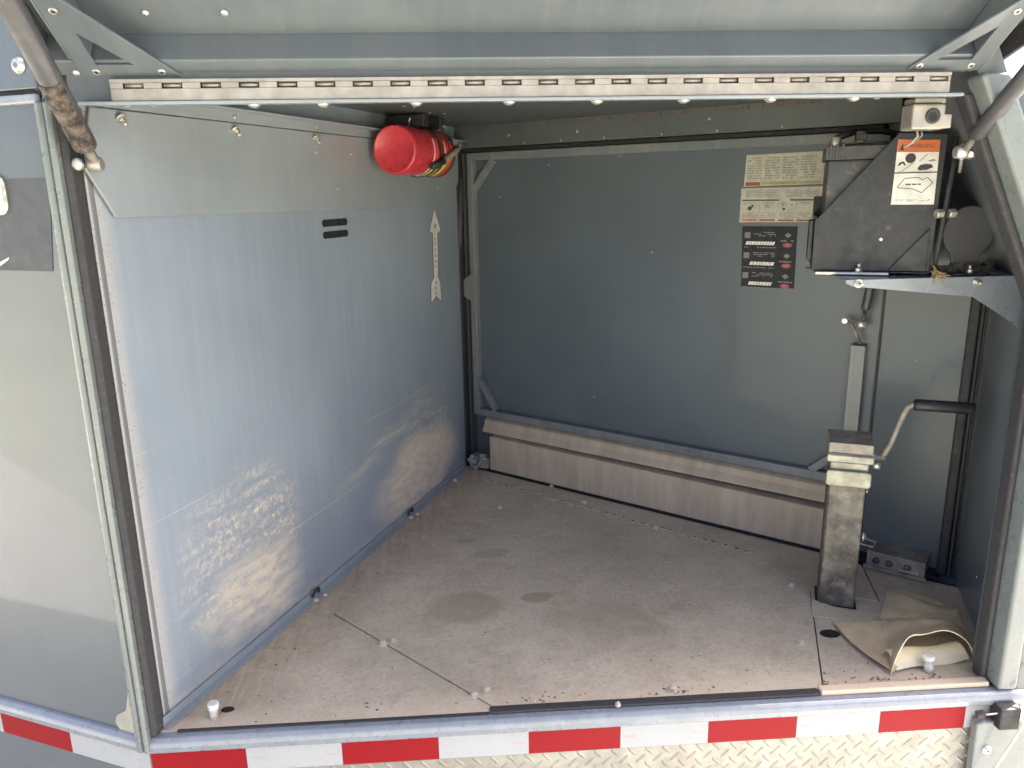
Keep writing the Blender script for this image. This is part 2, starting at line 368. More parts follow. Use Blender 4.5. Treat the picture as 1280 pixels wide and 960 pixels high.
# shared fasteners, axis +Z, base at 0
def fastener(kind):
    m = MB(); z = (0, 0, 1)
    if kind == 'hex':      # hex nut with a stud tip
        m.lathe((0, 0, 0), z, [(0, .0075), (.001, .0075)], 'zinc', 16)
        m.lathe((0, 0, .001), z, [(0, .0055), (.0045, .0055), (.005, .005)], 'zinc', 6, False)
        m.lathe((0, 0, .005), z, [(0, .003), (.008, .003), (.009, .002)], 'zinc', 10)
    elif kind == 'dome':   # round screw head
        m.lathe((0, 0, 0), z, [(0, .0055), (.0015, .0053), (.003, .004), (.0042, .0015)], 'zinc', 14)
    elif kind == 'dusty':  # floor bolt head under dust
        m.lathe((0, 0, 0), z, [(0, .0085), (.0012, .0085)], 'pale', 14)
        m.lathe((0, 0, .0012), z, [(0, .0062), (.004, .006), (.0055, .0035)], 'pale', 6, False)
    elif kind == 'rivet':
        m.lathe((0, 0, 0), z, [(0, .0042), (.001, .004), (.0018, .0022)], 'zinc', 12)
    elif kind == 'painted':
        m.lathe((0, 0, 0), z, [(0, .0042), (.001, .004), (.0018, .0022)], 'flange', 12)
    elif kind == 'cap':    # large cap screw with socket
        m.lathe((0, 0, 0), z, [(0, .011), (.0015, .011), (.002, .0095), (.005, .0088), (.0062, .006)], 'zinc', 18)
        m.lathe((0, 0, .0062), z, [(0, .0042), (.0004, .004)], 'lgr', 6, False)
    elif kind == 'socket': # small countersunk screw with hole
        m.lathe((0, 0, 0), z, [(0, .0052), (.0012, .005), (.0016, .0036)], 'zinc', 14)
        m.lathe((0, 0, .0016), z, [(0, .0022), (.0003, .002)], 'ink', 8)
    o = m.obj('tmp'); me = o.data; bpy.data.objects.remove(o); me.name = kind+'_fastener'; return me
FM = {k: fastener(k) for k in ('hex', 'dome', 'dusty', 'rivet', 'painted', 'cap', 'socket')}
def bolt(kind, p, n, parent, sc=1., name='bolt'):
    o = bpy.data.objects.new(name, FM[kind]); col.objects.link(o); o.parent = parent
    o.location = Vector(p) - world_loc(parent); o.rotation_mode = 'QUATERNION'
    o.rotation_quaternion = Vector(n).to_track_quat('Z', 'Y') @ Quaternion((0, 0, 1), random.uniform(0, 6)); o.scale = (sc,)*3
    return o

# ------------------------------------------------------------------ ground
GZ = -.56
m = MB(); m.face([(-300, -300, GZ-.004), (300, -300, GZ-.004), (300, 300, GZ-.004), (-300, 300, GZ-.004)], 'grass'); tag(m.obj('ground'), 'green mown grass around the concrete pad', 'grass', kind='structure')
m = MB(); m.face([(-9, .55, GZ), (-1.6, .35, GZ), (1.2, -.25, GZ), (9, -1.5, GZ), (9, 7, GZ), (-9, 7, GZ)], 'pad'); tag(m.obj('concrete_pad'), 'pale concrete pad under the trailer', 'concrete', kind='structure')

# ------------------------------------------------------------------ trailer shell
TR = empty('trailer', (0, 1.3, GZ), 'slate grey trailer nose with its side storage compartment standing open', 'trailer')
EZ = lambda z: .905 if z < .667 else .905 - (z-.667)*.49          # right edge of the opening
CEIL = 1.045

# floor sheets (three, with open seams)
fl = MB(); fl.prism(W, [(-.538, -1.128), (.040, -1.128), (-.302, -1.476), (-.396, -1.476)], -.02, 0, 'floor', 'ab'); floor_a = fl.obj('floor_panel', TR, .0012)
fl = MB(); fl.prism(W, [(.0435, -1.128), (.6015, -1.128), (.7195, -1.437), (.7330, -1.4745), (.860, -1.420), (.905, -1.58), (.845, -1.643), (-.018, -2.352), (-.395, -1.4785), (-.2985, -1.4785)], -.02, 0, 'floor', 'ab'); floor_b = fl.obj('floor_panel', TR, .0012)
fl = MB(); fl.prism(W, [(.6045, -1.128), (.926, -1.128), (1.062, -1.46), (.908, -1.578), (.8625, -1.4185), (.7350, -1.4725)], -.02, -.001, 'floor', 'ab'); floor_c = fl.obj('floor_panel', TR, .0012)
fl = MB(); fl.prism(W, [(-.56, -1.13), (.94, -1.13), (1.10, -1.53), (1.09, -1.56), (-.02, -2.47), (-.06, -2.45)], -.05, -.024, 'void', 'ab'); fl.obj('subfloor_light_stop', TR)  # near-black sheet behind the seams, widened to block light from below
# seam C on the right sheet: a thin groove board edge
prismobj('floor_strip', TR, W, [(.693, -1.372), (.822, -1.327), (.824, -1.3305), (.722, -1.436), (.7195, -1.436)], .0, .0025, 'floor', .0006, 'ab')

def on(F, a, b, c): return F(a, b, c)
for (x, y) in ((-.183, 1.352), (-.163, 1.362), (-.006, 1.178), (.016, 1.19), (.079, 1.997), (.479, 1.825), (.242, 2.143), (.319, 2.012), (.628, 1.282), (.705, 1.5), (.345, 1.163), (-.05, 2.22)):
    bolt('dusty', (x, y, 0), (random.uniform(-.1, .1), random.uniform(-.1, .1), 1), floor_a if x < .02 and y < 1.37 else floor_b, random.uniform(1.0, 1.3))

# bulkhead
bk = prismobj('bulkhead', TR, BK, [(.0, -.03), (1.345, -.03), (1.345, CEIL), (.0, CEIL)], -.03, 0, 'bulk', 0)
# upper flange with chamfered ends
fp = prismobj('upper_flange', TR, BK, [(.069, .833), (1.275, .823), (1.337, .896), (1.337, .985), (.05, .985), (.026, .902)], .004, .009, 'flange', .0015)
for (a, c) in ((.598, .946), (.739, .947), (.673, .874), (1.185, .874)): bolt('rivet', BK(a, .009, c), BK.n, fp, 1.0, 'rivet')
ang = MB(); ang.prism(BK, [(.009, .986), (.013, .986), (.013, 1.002), (.040, 1.003), (.040, 1.006), (.009, 1.006)], .05, 1.33, 'flange', 'bc'); ang = ang.obj('ceiling_angle', TR, .001)
for a in (.098, .349, .597, .86, 1.12): bolt('hex', BK(a, .012, .974), (BK.n+Vector((0, 0, -1.2))), ang, 1.05)
for a in (.10, .35, .60): bolt('rivet', BK(a, .0135, .994), BK.n, ang, .9)
# bottom angle strip and its clips
st = MB(); st.prism(BK, [(.0025, .0005), (.020, .0005), (.020, .003), (.0065, .005), (.005, .017), (.0025, .017)], .02, 1.30, 'flange', 'bc'); st = st.obj('floor_angle', TR, .0008)
for a in (.462, .918):
    lp = MB(); lp.tube([BK(a+.012*math.cos(t), .012+.006*math.sin(t), .012+.014*math.sin(t)) for t in [i*math.pi/6 for i in range(7)]], .0032, 'rubber', 8); lp.obj('clip', st)
    bolt('dusty', BK(a-.012, .020, .004), (0, 0, 1), st, .9); bolt('dusty', BK(a+.016, .026, .003), (0, 0, 1), st, .8)
# vent slots
for c in (.801, .776):
    q = MB(); pts = []
    for i in range(17):
        t = math.pi/2 + math.pi*i/16; pts.append((.622+.0075*math.cos(t), c+.0075*math.sin(t)))
    for i in range(17):
        t = -math.pi/2 + math.pi*i/16; pts.append((.708+.0075*math.cos(t), c+.0075*math.sin(t)))
    q.prism(BK, pts, .0005, .0012, 'void'); q.obj('vent_slot', bk)
# arrow sticker
ar = MB()
def arrow(k):
    pts = [(1.176, .815+k), (1.140-k, .757-k*.3), (1.160-k, .752), (1.158-k, .628), (1.136-k, .612), (1.132-k, .560-k), (1.165, .575-k), (1.198+k, .557-k), (1.196+k, .610), (1.182+k, .628), (1.190+k, .751), (1.212+k, .756-k*.3)]
    return pts
ar.prism(BK, arrow(.0035), .0004, .0008, 'inkr'); ar.prism(BK, arrow(0), .0008, .0012, 'white')
for (a, c, w, h) in ((1.177, .770, .012, .012), (1.172, .735, .006, .008), (1.172, .722, .006, .008), (1.172, .705, .005, .01), (1.172, .688, .009, .009), (1.171, .672, .008, .008), (1.170, .658, .006, .006), (1.167, .612, .008, .008), (1.167, .598, .006, .012), (1.166, .582, .008, .005)):
    ar.box(BK, a-w/2, a+w/2, .0012, .0014, c-h/2, c+h/2, 'inkg')
ar.obj('arrow_sticker', bk)['label'] = 'white arrow sticker with red outline'

# ceiling and back header
cl = MB(); cl.prism(W, [(-.56, -1.13), (.735, -1.13), (.945, -1.68), (-.02, -2.50)], CEIL, CEIL+.05, 'ceil', 'ab'); cl = cl.obj('ceiling', TR)
hd = MB(); hd.box(KW, -.03, 1.19, -.06, -.001, .984, CEIL, 'ceil'); hd = hd.obj('back_header', TR, .001)
pf = MB()
for i in range(46):
    a = .33 + i*.0155; pf.lathe(KW(a, -.0008, 1.037), KW.n, [(0, .0036), (.0006, .0036)], 'rust', 8)
pf.obj('perforation_row', hd)
for a in (.25, .37, .50, .66, .80, .95): bolt('painted', KW(a, -.001, .990), KW.n, hd, .8, 'rivet')
for a, c in ((.42, 1.01), (.78, 1.018), (.20, 1.012)): bolt('painted', KW(a, -.001, c), KW.n, hd, 1., 'rivet')
for p in ((-.12, 1.78), (-.10, 1.80), (-.07, 1.93), (-.035, 1.95)): bolt('rivet', (p[0], p[1], CEIL), (0, 0, -1), cl, .9, 'rivet')

# ------------------------------------------------------------------ far door (opposite lid seen from inside)
bd = prismobj('far_door', TR, KW, [(-.06, -.03), (1.42, -.03), (1.42, .68), (1.19, CEIL), (-.06, CEIL)], -.075, -.05, 'back', 0)
def bar(name, a0, a1, c0, c1, mat='slate', b0=-.05, b1=-.028): return boxobj(name, bd, KW, a0, a1, b0, b1, c0, c1, mat, .002)
bar('frame_bar', .024, .046, .172, .972); bar('frame_bar', .0465, 1.17, .950, .972); bar('frame_bar', .0465, 1.108, .172, .194); bar('frame_bar', 1.128, 1.160, .196, .510)
def diag(p, q, w=.008):
    p = Vector(p); q = Vector(q); d = (q-p).normalized(); n = Vector((-d.y, d.x))*w
    prismobj('corner_gusset', bd, KW, [tuple(p-n), tuple(q-n), tuple(q+n), tuple(p+n)], -.047, -.029, 'slate', .001)
diag((.044, .868), (.118, .952)); diag((.046, .285), (.108, .194)); diag((1.062, .193), (1.130, .255), .009)
# rebates and seals
boxobj('door_seal', bd, KW, -.012, .006, -.05, -.004, -.005, .975, 'rubber', .004)
boxobj('door_seal', bd, KW, .010, .018, -.05, -.022, .02, .972, 'drubber', .002)
boxobj('door_seal', bd, KW, .006, 1.16, -.05, -.012, .9735, .9825, 'void', .001)  # no rubber here: near-black strip colours in the dark gap below the header
boxobj('door_seal', bd, KW, 1.352, 1.372, -.05, -.028, .0, .70, 'rubber', .004)
boxobj('seal_bead', bd, KW, 1.3745, 1.380, -.05, -.026, .0, .70, 'drubber', .002)
boxobj('door_seal', bd, KW, 1.383, 1.405, -.05, -.030, .0, .70, 'rubber', .004)
boxobj('edge_strip', bd, KW, 1.182, 1.187, -.05, -.044, .02, .78, 'rubber', .001)
for (a, c) in ((.45, .285), (1.262, .483), (.13, .845), (.62, .70), (.30, .93), (.52, .945)): bolt('painted', KW(a, -.05, c), KW.n, bd, .7, 'rivet')
# threshold beam and ledge
bm_ = prismobj('threshold_beam', TR, KW, [(.105, .009), (1.135, .009), (1.135, .112), (.105, .118)], -.048, 0, 'beam', .003)
prismobj('threshold_ledge', TR, KW, [(-.049, .128), (-.020, .121), (-.020, .126), (-.032, .142), (-.034, .158), (-.049, .166)], .062, 1.12, 'beam', .002, 'bc')
boxobj('bottom_gap_shade', bd, KW, .10, 1.36, -.045, -.004, .0005, .0085, 'void', 0)  # dark filler that draws the shadow line under the beam
# corner latch
lt = MB()
lt.box(KW, .028, .100, -.03, .004, .012, .045, 'duststeel'); lt.box(KW, .035, .060, .004, .012, .02, .036, 'zinc'); lt.box(KW, .075, .095, .004, .014, .014, .06, 'duststeel')
lt.tube([KW(.03, .01, .03), KW(.05, .022, .018), KW(.075, .024, .02), KW(.09, .02, .045), KW(.105, .015, .05)], .004, 'zinc', 8)
lt.lathe(KW(.045, .012, .045), KW.n, [(0, .008), (.006, .007)], 'zinc', 10); lt.lathe(KW(.062, .016, .012), KW.n, [(0, .006), (.006, .005)], 'zinc', 8); lt.lathe(KW(.03, .006, .03), KW.n, [(0, .008), (.006, .007)], 'zinc', 10)
lt.obj('latch', bd, .001)
# right latch plate
lt = MB(); lt.box(KW, 1.215, 1.335, -.05, .018, .004, .044, 'duststeel'); lt.box(KW, 1.21, 1.34, .018, .024, .003, .010, 'duststeel')
for a in (1.235, 1.262, 1.30): lt.lathe(KW(a, .018, .024), KW.n, [(0, .008), (.006, .007), (.007, .003)], 'jacktube', 10)
lt.box(KW, 1.285, 1.325, .018, .026, .014, .020, 'alu'); lt.tube([KW(1.175, -.01, .055), KW(1.2, .006, .05), KW(1.222, .004, .048), KW(1.228, -.004, .058), KW(1.20, -.01, .060)], .0025, 'zinc', 8)
lt.obj('latch', bd, .0012)
# strut brackets
prismobj('strut_bracket', bd, KW, [(.046, .626), (-.020, .585), (-.026, .570), (-.018, .560), (.046, .530)], -.024, -.020, 'slate', .001)
bolt('dome', KW(-.014, -.020, .573), KW.n, bd, 1.2)

# labels on the far door (fixed so that they read when that door is raised: upside down here)
def greek(m, F, a0, a1, c0, c1, b, mat, rows, fill=.75):
    h = (c1-c0)/rows
    for i in range(rows):
        c = c0+h*i; x = a0
        while x < a1-.002:
            w = min(random.uniform(.003, .011), a1-x)
            if random.random() < fill+.15: m.box(F, x, x+w, b, b+.0002, c+h*.22, c+h*.72, mat)
            x += w+.0016
LB = -.0495
g = MB(); g.prism(KW, [(.854, .862), (1.075, .866), (1.075, .937), (.857, .934)], LB, LB+.0006, 'cream')
for i in range(4): greek(g, KW, .861+i*.041, .895+i*.041, .878, .929, LB+.0006, 'inkg', 9)
g.box(KW, .858, .893, LB+.0006, LB+.0009, .864, .872, 'inkr'); g.box(KW, .896, 1.07, LB+.0006, LB+.0009, .866, .873, 'inky'); greek(g, KW, .915, 1.03, .8665, .8725, LB+.0009, 'inkg', 1)
g.obj('warning_label', bd)['label'] = 'upper cream warning label with red and yellow header bars'
g = MB(); g.prism(KW, [(.848, .779), (1.068, .782), (1.072, .861), (.849, .858)], LB+.001, LB+.0016, 'cream'); L2 = LB+.0016
greek(g, KW, .862, .940, .838, .854, L2, 'inkg', 4); greek(g, KW, .955, 1.03, .838, .854, L2, 'inkg', 4)
g.box(KW, .853, .94, L2, L2+.0003, .829, .832, 'ink'); g.box(KW, .965, 1.03, L2, L2+.0003, .829, .832, 'ink')
for i in range(4):
    a = .854+i*.043
    greek(g, KW, a+.002, a+.037, .790, .803, L2, 'inkg', 4); greek(g, KW, a+.004, a+.030, .820, .826, L2, 'inkg', 2)
    if i: g.box(KW, a-.003, a-.0022, L2, L2+.0002, .790, .826, 'inkg')
    g.box(KW, a, a+.036, L2, L2+.0003, .7825, .7865, 'orange' if i == 0 else 'inkr')
g.lathe(KW(.872, L2, .812), KW.n, [(0, .005), (.0003, .005)], 'ink', 12); g.lathe(KW(.878, L2, .817), KW.n, [(0, .003), (.0003, .003)], 'ink', 10); g.lathe(KW(.952, L2, .810), KW.n, [(0, .0032), (.0003, .003)], 'ink', 10)
g.prism(KW, [(.905, .814), (.919, .814), (.912, .824)], L2, L2+.0003, 'inkg'); g.lathe(KW(.950, L2, .820), KW.n, [(0, .003), (.0003, .003)], 'inkg', 10); g.lathe(KW(.97, L2, .82), KW.n, [(0, .0018), (.0003, .002)], 'ink', 8)
g.obj('warning_label', bd)['label'] = 'lower cream warning label with pictograms'
g = MB(); g.prism(KW, [(.861, .624), (.988, .627), (.986, .771), (.856, .770)], LB, LB+.0006, 'lblk'); L3 = LB+.0006
for i in range(3):
    c = .722-i*.048
    g.box(KW, .863, .877, L3, L3+.0003, c+.020, c+.034, 'lgr')
    greek(g, KW, .886, .938, c+.012+.012, c+.036, L3, 'lgr', 3, .5); greek(g, KW, .864, .94, c-.0035, c+.001, L3, 'lgr', 1)
    x = .866+(.012 if i else 0)
    while x < .930:                      # heavy slanted wordmark, too small to read
        w = random.uniform(.004, .008); g.prism(KW, [(x, c+.0045), (x+w, c+.0045), (x+w+.003, c+.0125), (x+.003, c+.0125)], L3, L3+.0004, 'white'); x += w+.0012
    g.prism(KW, [(.958, c+.028), (.966, c+.022), (.974, c+.028), (.966, c+.034)], L3, L3+.0004, 'lgr'); greek(g, KW, .950, .982, c+.012, c+.018, L3, 'lgr', 1)
    pts = [(.966+.011*math.cos(t*math.pi/8), c+.005+.0055*math.sin(t*math.pi/8)) for t in range(16)]; g.prism(KW, pts, L3, L3+.0004, 'lred'); g.box(KW, .962, .970, L3+.0004, L3+.0006, c+.0035, c+.007, 'lgr')
g.obj('information_label', bd)['label'] = 'black label with three rows of white wordmarks and red badges'

# ------------------------------------------------------------------ nose wall, right jamb, front frame
nw = MB()
fr_pts = [(z, EZ(z)+.018) for z in (-.03, .667, CEIL)]
bk_pts = [(-.03, (1.094, 1.535)), (.667, (1.094, 1.535)), (CEIL, (.936, 1.672))]
vs_ = []; uv_ = []
for (z, x), (z2, (bx, by)) in zip(fr_pts, bk_pts): vs_ += [(x, 1.14, z), (bx, by, z2)]; uv_ += [(0, z), (.36, z)]
off = Vector((.03, -.012, .01))
nw.mesh([Vector(v) for v in vs_] + [Vector(v)+off for v in vs_], [[0, 1, 3, 2], [2, 3, 5, 4], [6, 8, 9, 7], [8, 10, 11, 9], [0, 2, 8, 6], [2, 4, 10, 8], [1, 7, 9, 3], [3, 9, 11, 5], [0, 6, 7, 1], [4, 5, 11, 10]], 'slate', uv_*2)
nw = nw.obj('nose_wall', TR)
bolt('rivet', NS(.12, .004, .33), NS.n, nw, .8, 'rivet'); bolt('rivet', NS(.2, .004, .10), NS.n, nw, .7, 'rivet')
# jamb: front strip, following the slanted nose
jb = MB(); jb.prism(OP, [(.905, .002), (.940, .002), (.940, .686), (.781, 1.012), (.740, 1.012), (.740, 1.005), (.905, .668)], -.030, .012, 'jamb'); jb = jb.obj('right_jamb', TR, .006, 3)
sg = MB(); sg.prism(OP, [(.8935, .004), (.9045, .004), (.9045, .668), (.748, .988), (.734, .988), (.8935, .662)], -.045, -.018, 'drubber'); sg.obj('jamb_seal', TR, .004)
sg = MB(); sg.prism(OP, [(.912, .004), (.924, .004), (.924, .672), (.772, .988), (.756, .988), (.912, .668)], -.075, -.047, 'back'); sg.obj('jamb_return', TR, .004)
# nose outer skin behind the jamb
no = MB(); no.prism(OP, [(.9405, -.03), (.965, -.03), (.965, .69), (.812, 1.0), (.785, 1.0), (.9405, .688)], -.030, .006, 'side'); no.obj('nose_skin', TR, .003)

# header with lip, hinge
hdr = MB(); hdr.box(OP, -.52, .700, -.045, -.002, .985, CEIL-.0005, 'ceil'); hdr = hdr.obj('front_header', TR, .001)
boxobj('header_lip', TR, OP, -.505, .716, -.006, .010, .981, .9855, 'flange', .001)
for i, a in enumerate((-.28, -.186, -.059, .070, .194, .318, .443, .565, .60)): bolt('dome', OP(a, -.012, .984), (0, .1, -1), hdr, 1.7 if i < 8 else 1.)
for a in (-.45, -.415): bolt('dome', OP(a, -.012, .984), (0, 0, -1), hdr, 1.)
hg = MB()
HX0, HX1, PI_ = -.462, .696, .0505
hg.box(OP, HX0, HX1, .003, .006, .986, 1.0015, 'steel'); hg.box(OP, HX0, HX1, .003, .0075, 1.0090, 1.0135, 'steel')
xs = []; x = -.432
while x < .68: xs.append(x); x += PI_
pr = HX0
for x in xs: hg.box(OP, pr, x-.0135, .003, .0062, 1.0015, 1.0090, 'steel'); pr = x+.0135
hg.box(OP, pr, HX1, .003, .0062, 1.0015, 1.0090, 'steel')
hinge = hg.obj('piano_hinge', TR, .0006, 1)
kn = None
for x in xs:
    if kn is None:
        q = MB(); q.lathe(OP(x-.0115, .0015, 1.0055), (1, 0, 0), [(0, .0024), (.023, .0024)], 'steel', 10); kn = q.obj('knuckle', hinge, 0, 2, OP(x, .0015, 1.0055)); x0 = x
    else:
        c = bpy.data.objects.new('knuckle', kn.data); col.objects.link(c); c.parent = hinge; c.location = kn.location + Vector((x-x0, 0, 0))
boxobj('hinge_backing', hinge, OP, HX0, HX1, -.0015, -.0008, .987, 1.013, 'strut', 0)

# ------------------------------------------------------------------ raised lid
# DR: a = x, b = towards viewer/inside, c = distance from hinge
lid = MB(); lid.prism(DR, [(-.545, -.012), (.775, -.012), (.93, .30), (.93, 1.0), (-.545, 1.0)], -.052, -.046, 'door'); lid = lid.obj('compartment_lid', TR)
def lidbar(pts, b0, b1, mat='door', bev=.002, name='lid_frame_bar'): return prismobj(name, lid, DR, pts, b0, b1, mat, bev)
lidbar([(-.5395, .000), (.745, .000), (.745, .026), (-.5395, .026)], -.045, 0)
lidbar([(-.505, .027), (-.477, .027), (-.477, .99), (-.505, .99)], -.045, -.0005)
lidbar([(.722, .027), (.746, .027), (.746, .99), (.722, .99)], -.045, -.0005)
lidbar([(-.476, .965), (.721, .965), (.721, .99), (-.476, .99)], -.045, 0)
lidbar([(-.545, -.011), (-.540, -.011), (-.540, 1.), (-.545, 1.)], -.0455, -.002, 'door', .001, 'lid_rim')
lidbar([(.770, -.011), (.777, -.011), (.93, .30), (.93, 1.), (.924, 1.), (.924, .30)], -.0455, -.012, 'drubber', .001, 'lid_rim')
lidbar([(-.539, .994), (.923, .994), (.923, 1.), (-.539, 1.)], -.0455, -.002, 'door', .001, 'lid_rim')
lidbar([(-.54, -.012), (.74, -.012), (.74, -.002), (-.54, -.002)], -.045, -.004, 'crust', .001, 'dirt_line')
def gusset(pts, hole, scr):
    # ring plate: outer triangle with triangular hole
    m = MB(); n = 3
    for b in (.001, .004):
        pass
    vo = [DR(p[0], .001, p[1]) for p in pts]; vh = [DR(p[0], .001, p[1]) for p in hole]; vo2 = [DR(p[0], .0045, p[1]) for p in pts]; vh2 = [DR(p[0], .0045, p[1]) for p in hole]
    V = vo+vh+vo2+vh2; fs = []
    for i in range(n):
        j = (i+1) % n
        fs += [[i, j, n+j, n+i], [2*n+i, 3*n+i, 3*n+j, 2*n+j], [i, 2*n+i, 2*n+j, j], [n+i, n+j, 3*n+j, 3*n+i]]
    m.mesh(V, fs, 'door', [(p.x, p.z) for p in V]); o = m.obj('gusset_plate', lid, .0008)
    for (a, c) in scr: bolt('socket', DR(a, .0045, c), DR.n, lid, 1.0, 'screw')
gusset([(-.497, .000), (-.368, .000), (-.497, .165)], [(-.472, .022), (-.424, .022), (-.472, .076)], [(-.476, .011), (-.392, .010), (-.482, .110)])
gusset([(.742, .000), (.632, .000), (.742, .150)], [(.718, .020), (.668, .020), (.718, .078)], [(.723, .010), (.648, .010), (.727, .104)])
for a in (-.40, -.30): bolt('dome', DR(a, -.0455, .06), DR.n, lid, 1.)
bolt('dome', DR(-.505, -.001, .004), DR.n, lid, 1.)

# ------------------------------------------------------------------ left jamb and outer side wall
sw = prismobj('side_wall', TR, SD, [(.010, -.02), (1.6, -.02), (1.6, .992), (.010, .992)], -.03, 0, 'side', 0)
boxobj('upper_front_panel', TR, OP, -.545, .745, -.030, -.012, CEIL+.006, 1.50, 'side', 0)
prismobj('roof', TR, W, [(-.555, -1.115), (.60, -1.115), (.78, -1.75), (-.02, -2.50), (-1.5, -3.1), (-2.02, -1.735)], 1.502, 1.54, 'side', .004, 'ab')
prismobj('upper_side_panel', TR, SD, [(.016, 1.004), (1.6, 1.006), (1.6, 1.50), (.016, 1.50)], -.03, .004, 'side', .002)
boxobj('side_moulding', TR, SD, .014, 1.6, .0005, .010, .985, .9975, 'trim', .003)
boxobj('moulding_gap', TR, SD, .014, 1.6, -.02, .0004, .9925, 1.003, 'void', 0)
bolt('cap', SD(.039, .004, 1.034), SD.n, sw, 1.0)
# corner trims of the left jamb
for i, (x0, x1, y0, y1, mat) in enumerate(((-.5605, -.5485, 1.106, 1.135, 'jamb'), (-.5480, -.5375, 1.103, 1.135, 'jamb'))):
    m = MB(); m.prism(W, [(x0, -y1), (x1, -y1), (x1, -y0), ((x0+x1)/2, -y0+.004), (x0, -y0-.002)], -.02, .985, mat, 'ab'); m.obj('corner_trim', TR, .002)
m = MB(); m.prism(W, [(-.5370, -1.150), (-.5280, -1.150), (-.5250, -1.135), (-.5280, -1.118), (-.5370, -1.112)], .0, .985, 'drubber', 'ab'); m.obj('jamb_seal', TR, .003)
m = MB(); m.prism(W, [(-.5370, -1.1515), (-.526, -1.1515), (-.522, -1.162), (-.532, -1.166)], .0, .985, 'slate', 'ab'); m.obj('jamb_return', TR, .002)
# stripe decal with badge and script tail, going out of the picture to the left
prismobj('stripe_decal', sw, SD, [(.0215, .889), (.9, .889), (.9, .761), (.0425, .761)], .0004, .0010, 'band', 0)
bg = MB()
def rr(cx, cy, w, h, r, n=6):
    p = []
    for (sx, sy, t0) in ((1, 1, 0), (-1, 1, 90), (-1, -1, 180), (1, -1, 270)):
        for i in range(n+1):
            t = R(t0+90*i/n); p.append((cx+sx*(w/2-r)+r*math.cos(t), cy+sy*(h/2-r)+r*math.sin(t)))
    return p
bg.prism(SD, rr(.150, .868, .092, .056, .016), .0011, .004, 'chrome'); bg.prism(SD, rr(.150, .868, .078, .044, .012), .004, .0046, 'badge'); bg = bg.obj('badge', sw, .001)
q = MB(); q.prism(SD, [(.123, .780), (.150, .770), (.20, .768), (.20, .764), (.148, .765), (.126, .776)], .0011, .0016, 'badge'); q.obj('script_tail', sw)
# sunlight on the lower corner, put in as a pale patch
q = MB(); q.prism(SD, [(.012, -.015), (.050, -.015), (.066, .012), (.060, .026), (.038, .040), (.028, .075), (.026, .14), (.024, .22), (.012, .22)], .0004, .0018, 'sun_cream'); q.obj('sun_patch', sw, .0006)

# rub rail along front and side, then tape and tread plate
def railprof(b0): return [(b0-.03, -.001), (b0+.004, -.001), (b0+.011, -.006), (b0+.013, -.014), (b0+.011, -.024), (b0+.005, -.030), (b0-.03, -.030)]
m = MB(); m.prism(OP, railprof(.002), -.545, .96, 'trim', 'bc'); m.obj('rub_rail', TR, .002, 3)
m = MB(); m.prism(SD, railprof(.002), .004, 1.6, 'trim', 'bc'); m.obj('rub_rail', TR, .002, 3)
boxobj('sill_gasket', TR, OP, .02, .595, -.022, -.004, -.0005, .0045, 'drubber', .002)
boxobj('sill_gasket', TR, OP, -.50, .019, -.011, -.004, -.0005, .0015, 'drubber', .0007)
boxobj('sill_edge', TR, OP, .597, .90, -.022, -.004, -.0005, .009, 'floor', .002)
bolt('hex', OP(.239, -.006, .004), (0, -.5, 1), TR, .7)
fs_ = boxobj('front_skirt', TR, OP, -.545, .962, -.03, .0, -.079, -.0305, 'slate', 0)
ss_ = boxobj('side_skirt', TR, SD, .0, 1.6, -.03, .0, -.079, -.0305, 'slate', 0)
def tape(F, parent, a0, a1, c0, c1, kind):
    m = MB(); m.box(F, a0, a1, .0004, .0012, c0, c1, kind)
    if kind == 'twht':
        s = 1 if F is OP else -1
        for a in (a0+.016, a1-.016): m.text(F, 'DOT-C2', a, (c0+c1)/2, .0058, .0014, 'tink', 0, 0, s)
    return m.obj('tape_segment', parent)
# segment boundaries in metres along the sill
bnd = [-.5449, -.390, -.2315, -.0690, .0845, .2430, .3970, .5540, .7035, .8590, .955]
for i in range(len(bnd)-1): tape(OP, fs_, bnd[i]+.0003, bnd[i+1]-.0003, -.0775, -.0320, 'tred' if i % 2 == 0 else 'twht')
bs = [.002, .178, .344, .50, .65, .80]
for i in range(len(bs)-1): tape(SD, ss_, bs[i]+.0003, bs[i+1]-.0003, -.0775, -.0320, 'twht' if i % 2 == 0 else 'tred')
boxobj('lower_side_panel', TR, SD, .0, 1.6, -.04, -.004, -.40, -.0795, 'side', 0)
tp = MB(); tp.box(OP, -.545, .93, -.012, -.0015, -.42, -.0793, 'tread')
for i in range(49):
    for j in range(9):
        a = -.530+i*.030+(.0 if j % 2 else .015); c = -.088-j*.015
        if a > .915: continue
        t = R(45) if (j % 2) else R(-45); L, w, h = .0128, .0034, .0016
        ca, sa = math.cos(t), math.sin(t)
        P = lambda x, y, b: OP(a+x*ca-y*sa, -.0016+b, c+x*sa+y*ca)
        tp.mesh([P(-L, 0, 0), P(-L*.5, -w, 0), P(L*.5, -w, 0), P(L, 0, 0), P(L*.5, w, 0), P(-L*.5, w, 0), P(-L*.6, 0, h), P(L*.6, 0, h)], [[0, 1, 6], [1, 2, 7, 6], [2, 3, 7], [3, 4, 7], [4, 5, 6, 7], [5, 0, 6]], 'tread', None, False)
tp.obj('tread_plate', TR, 0, 2, None, True)

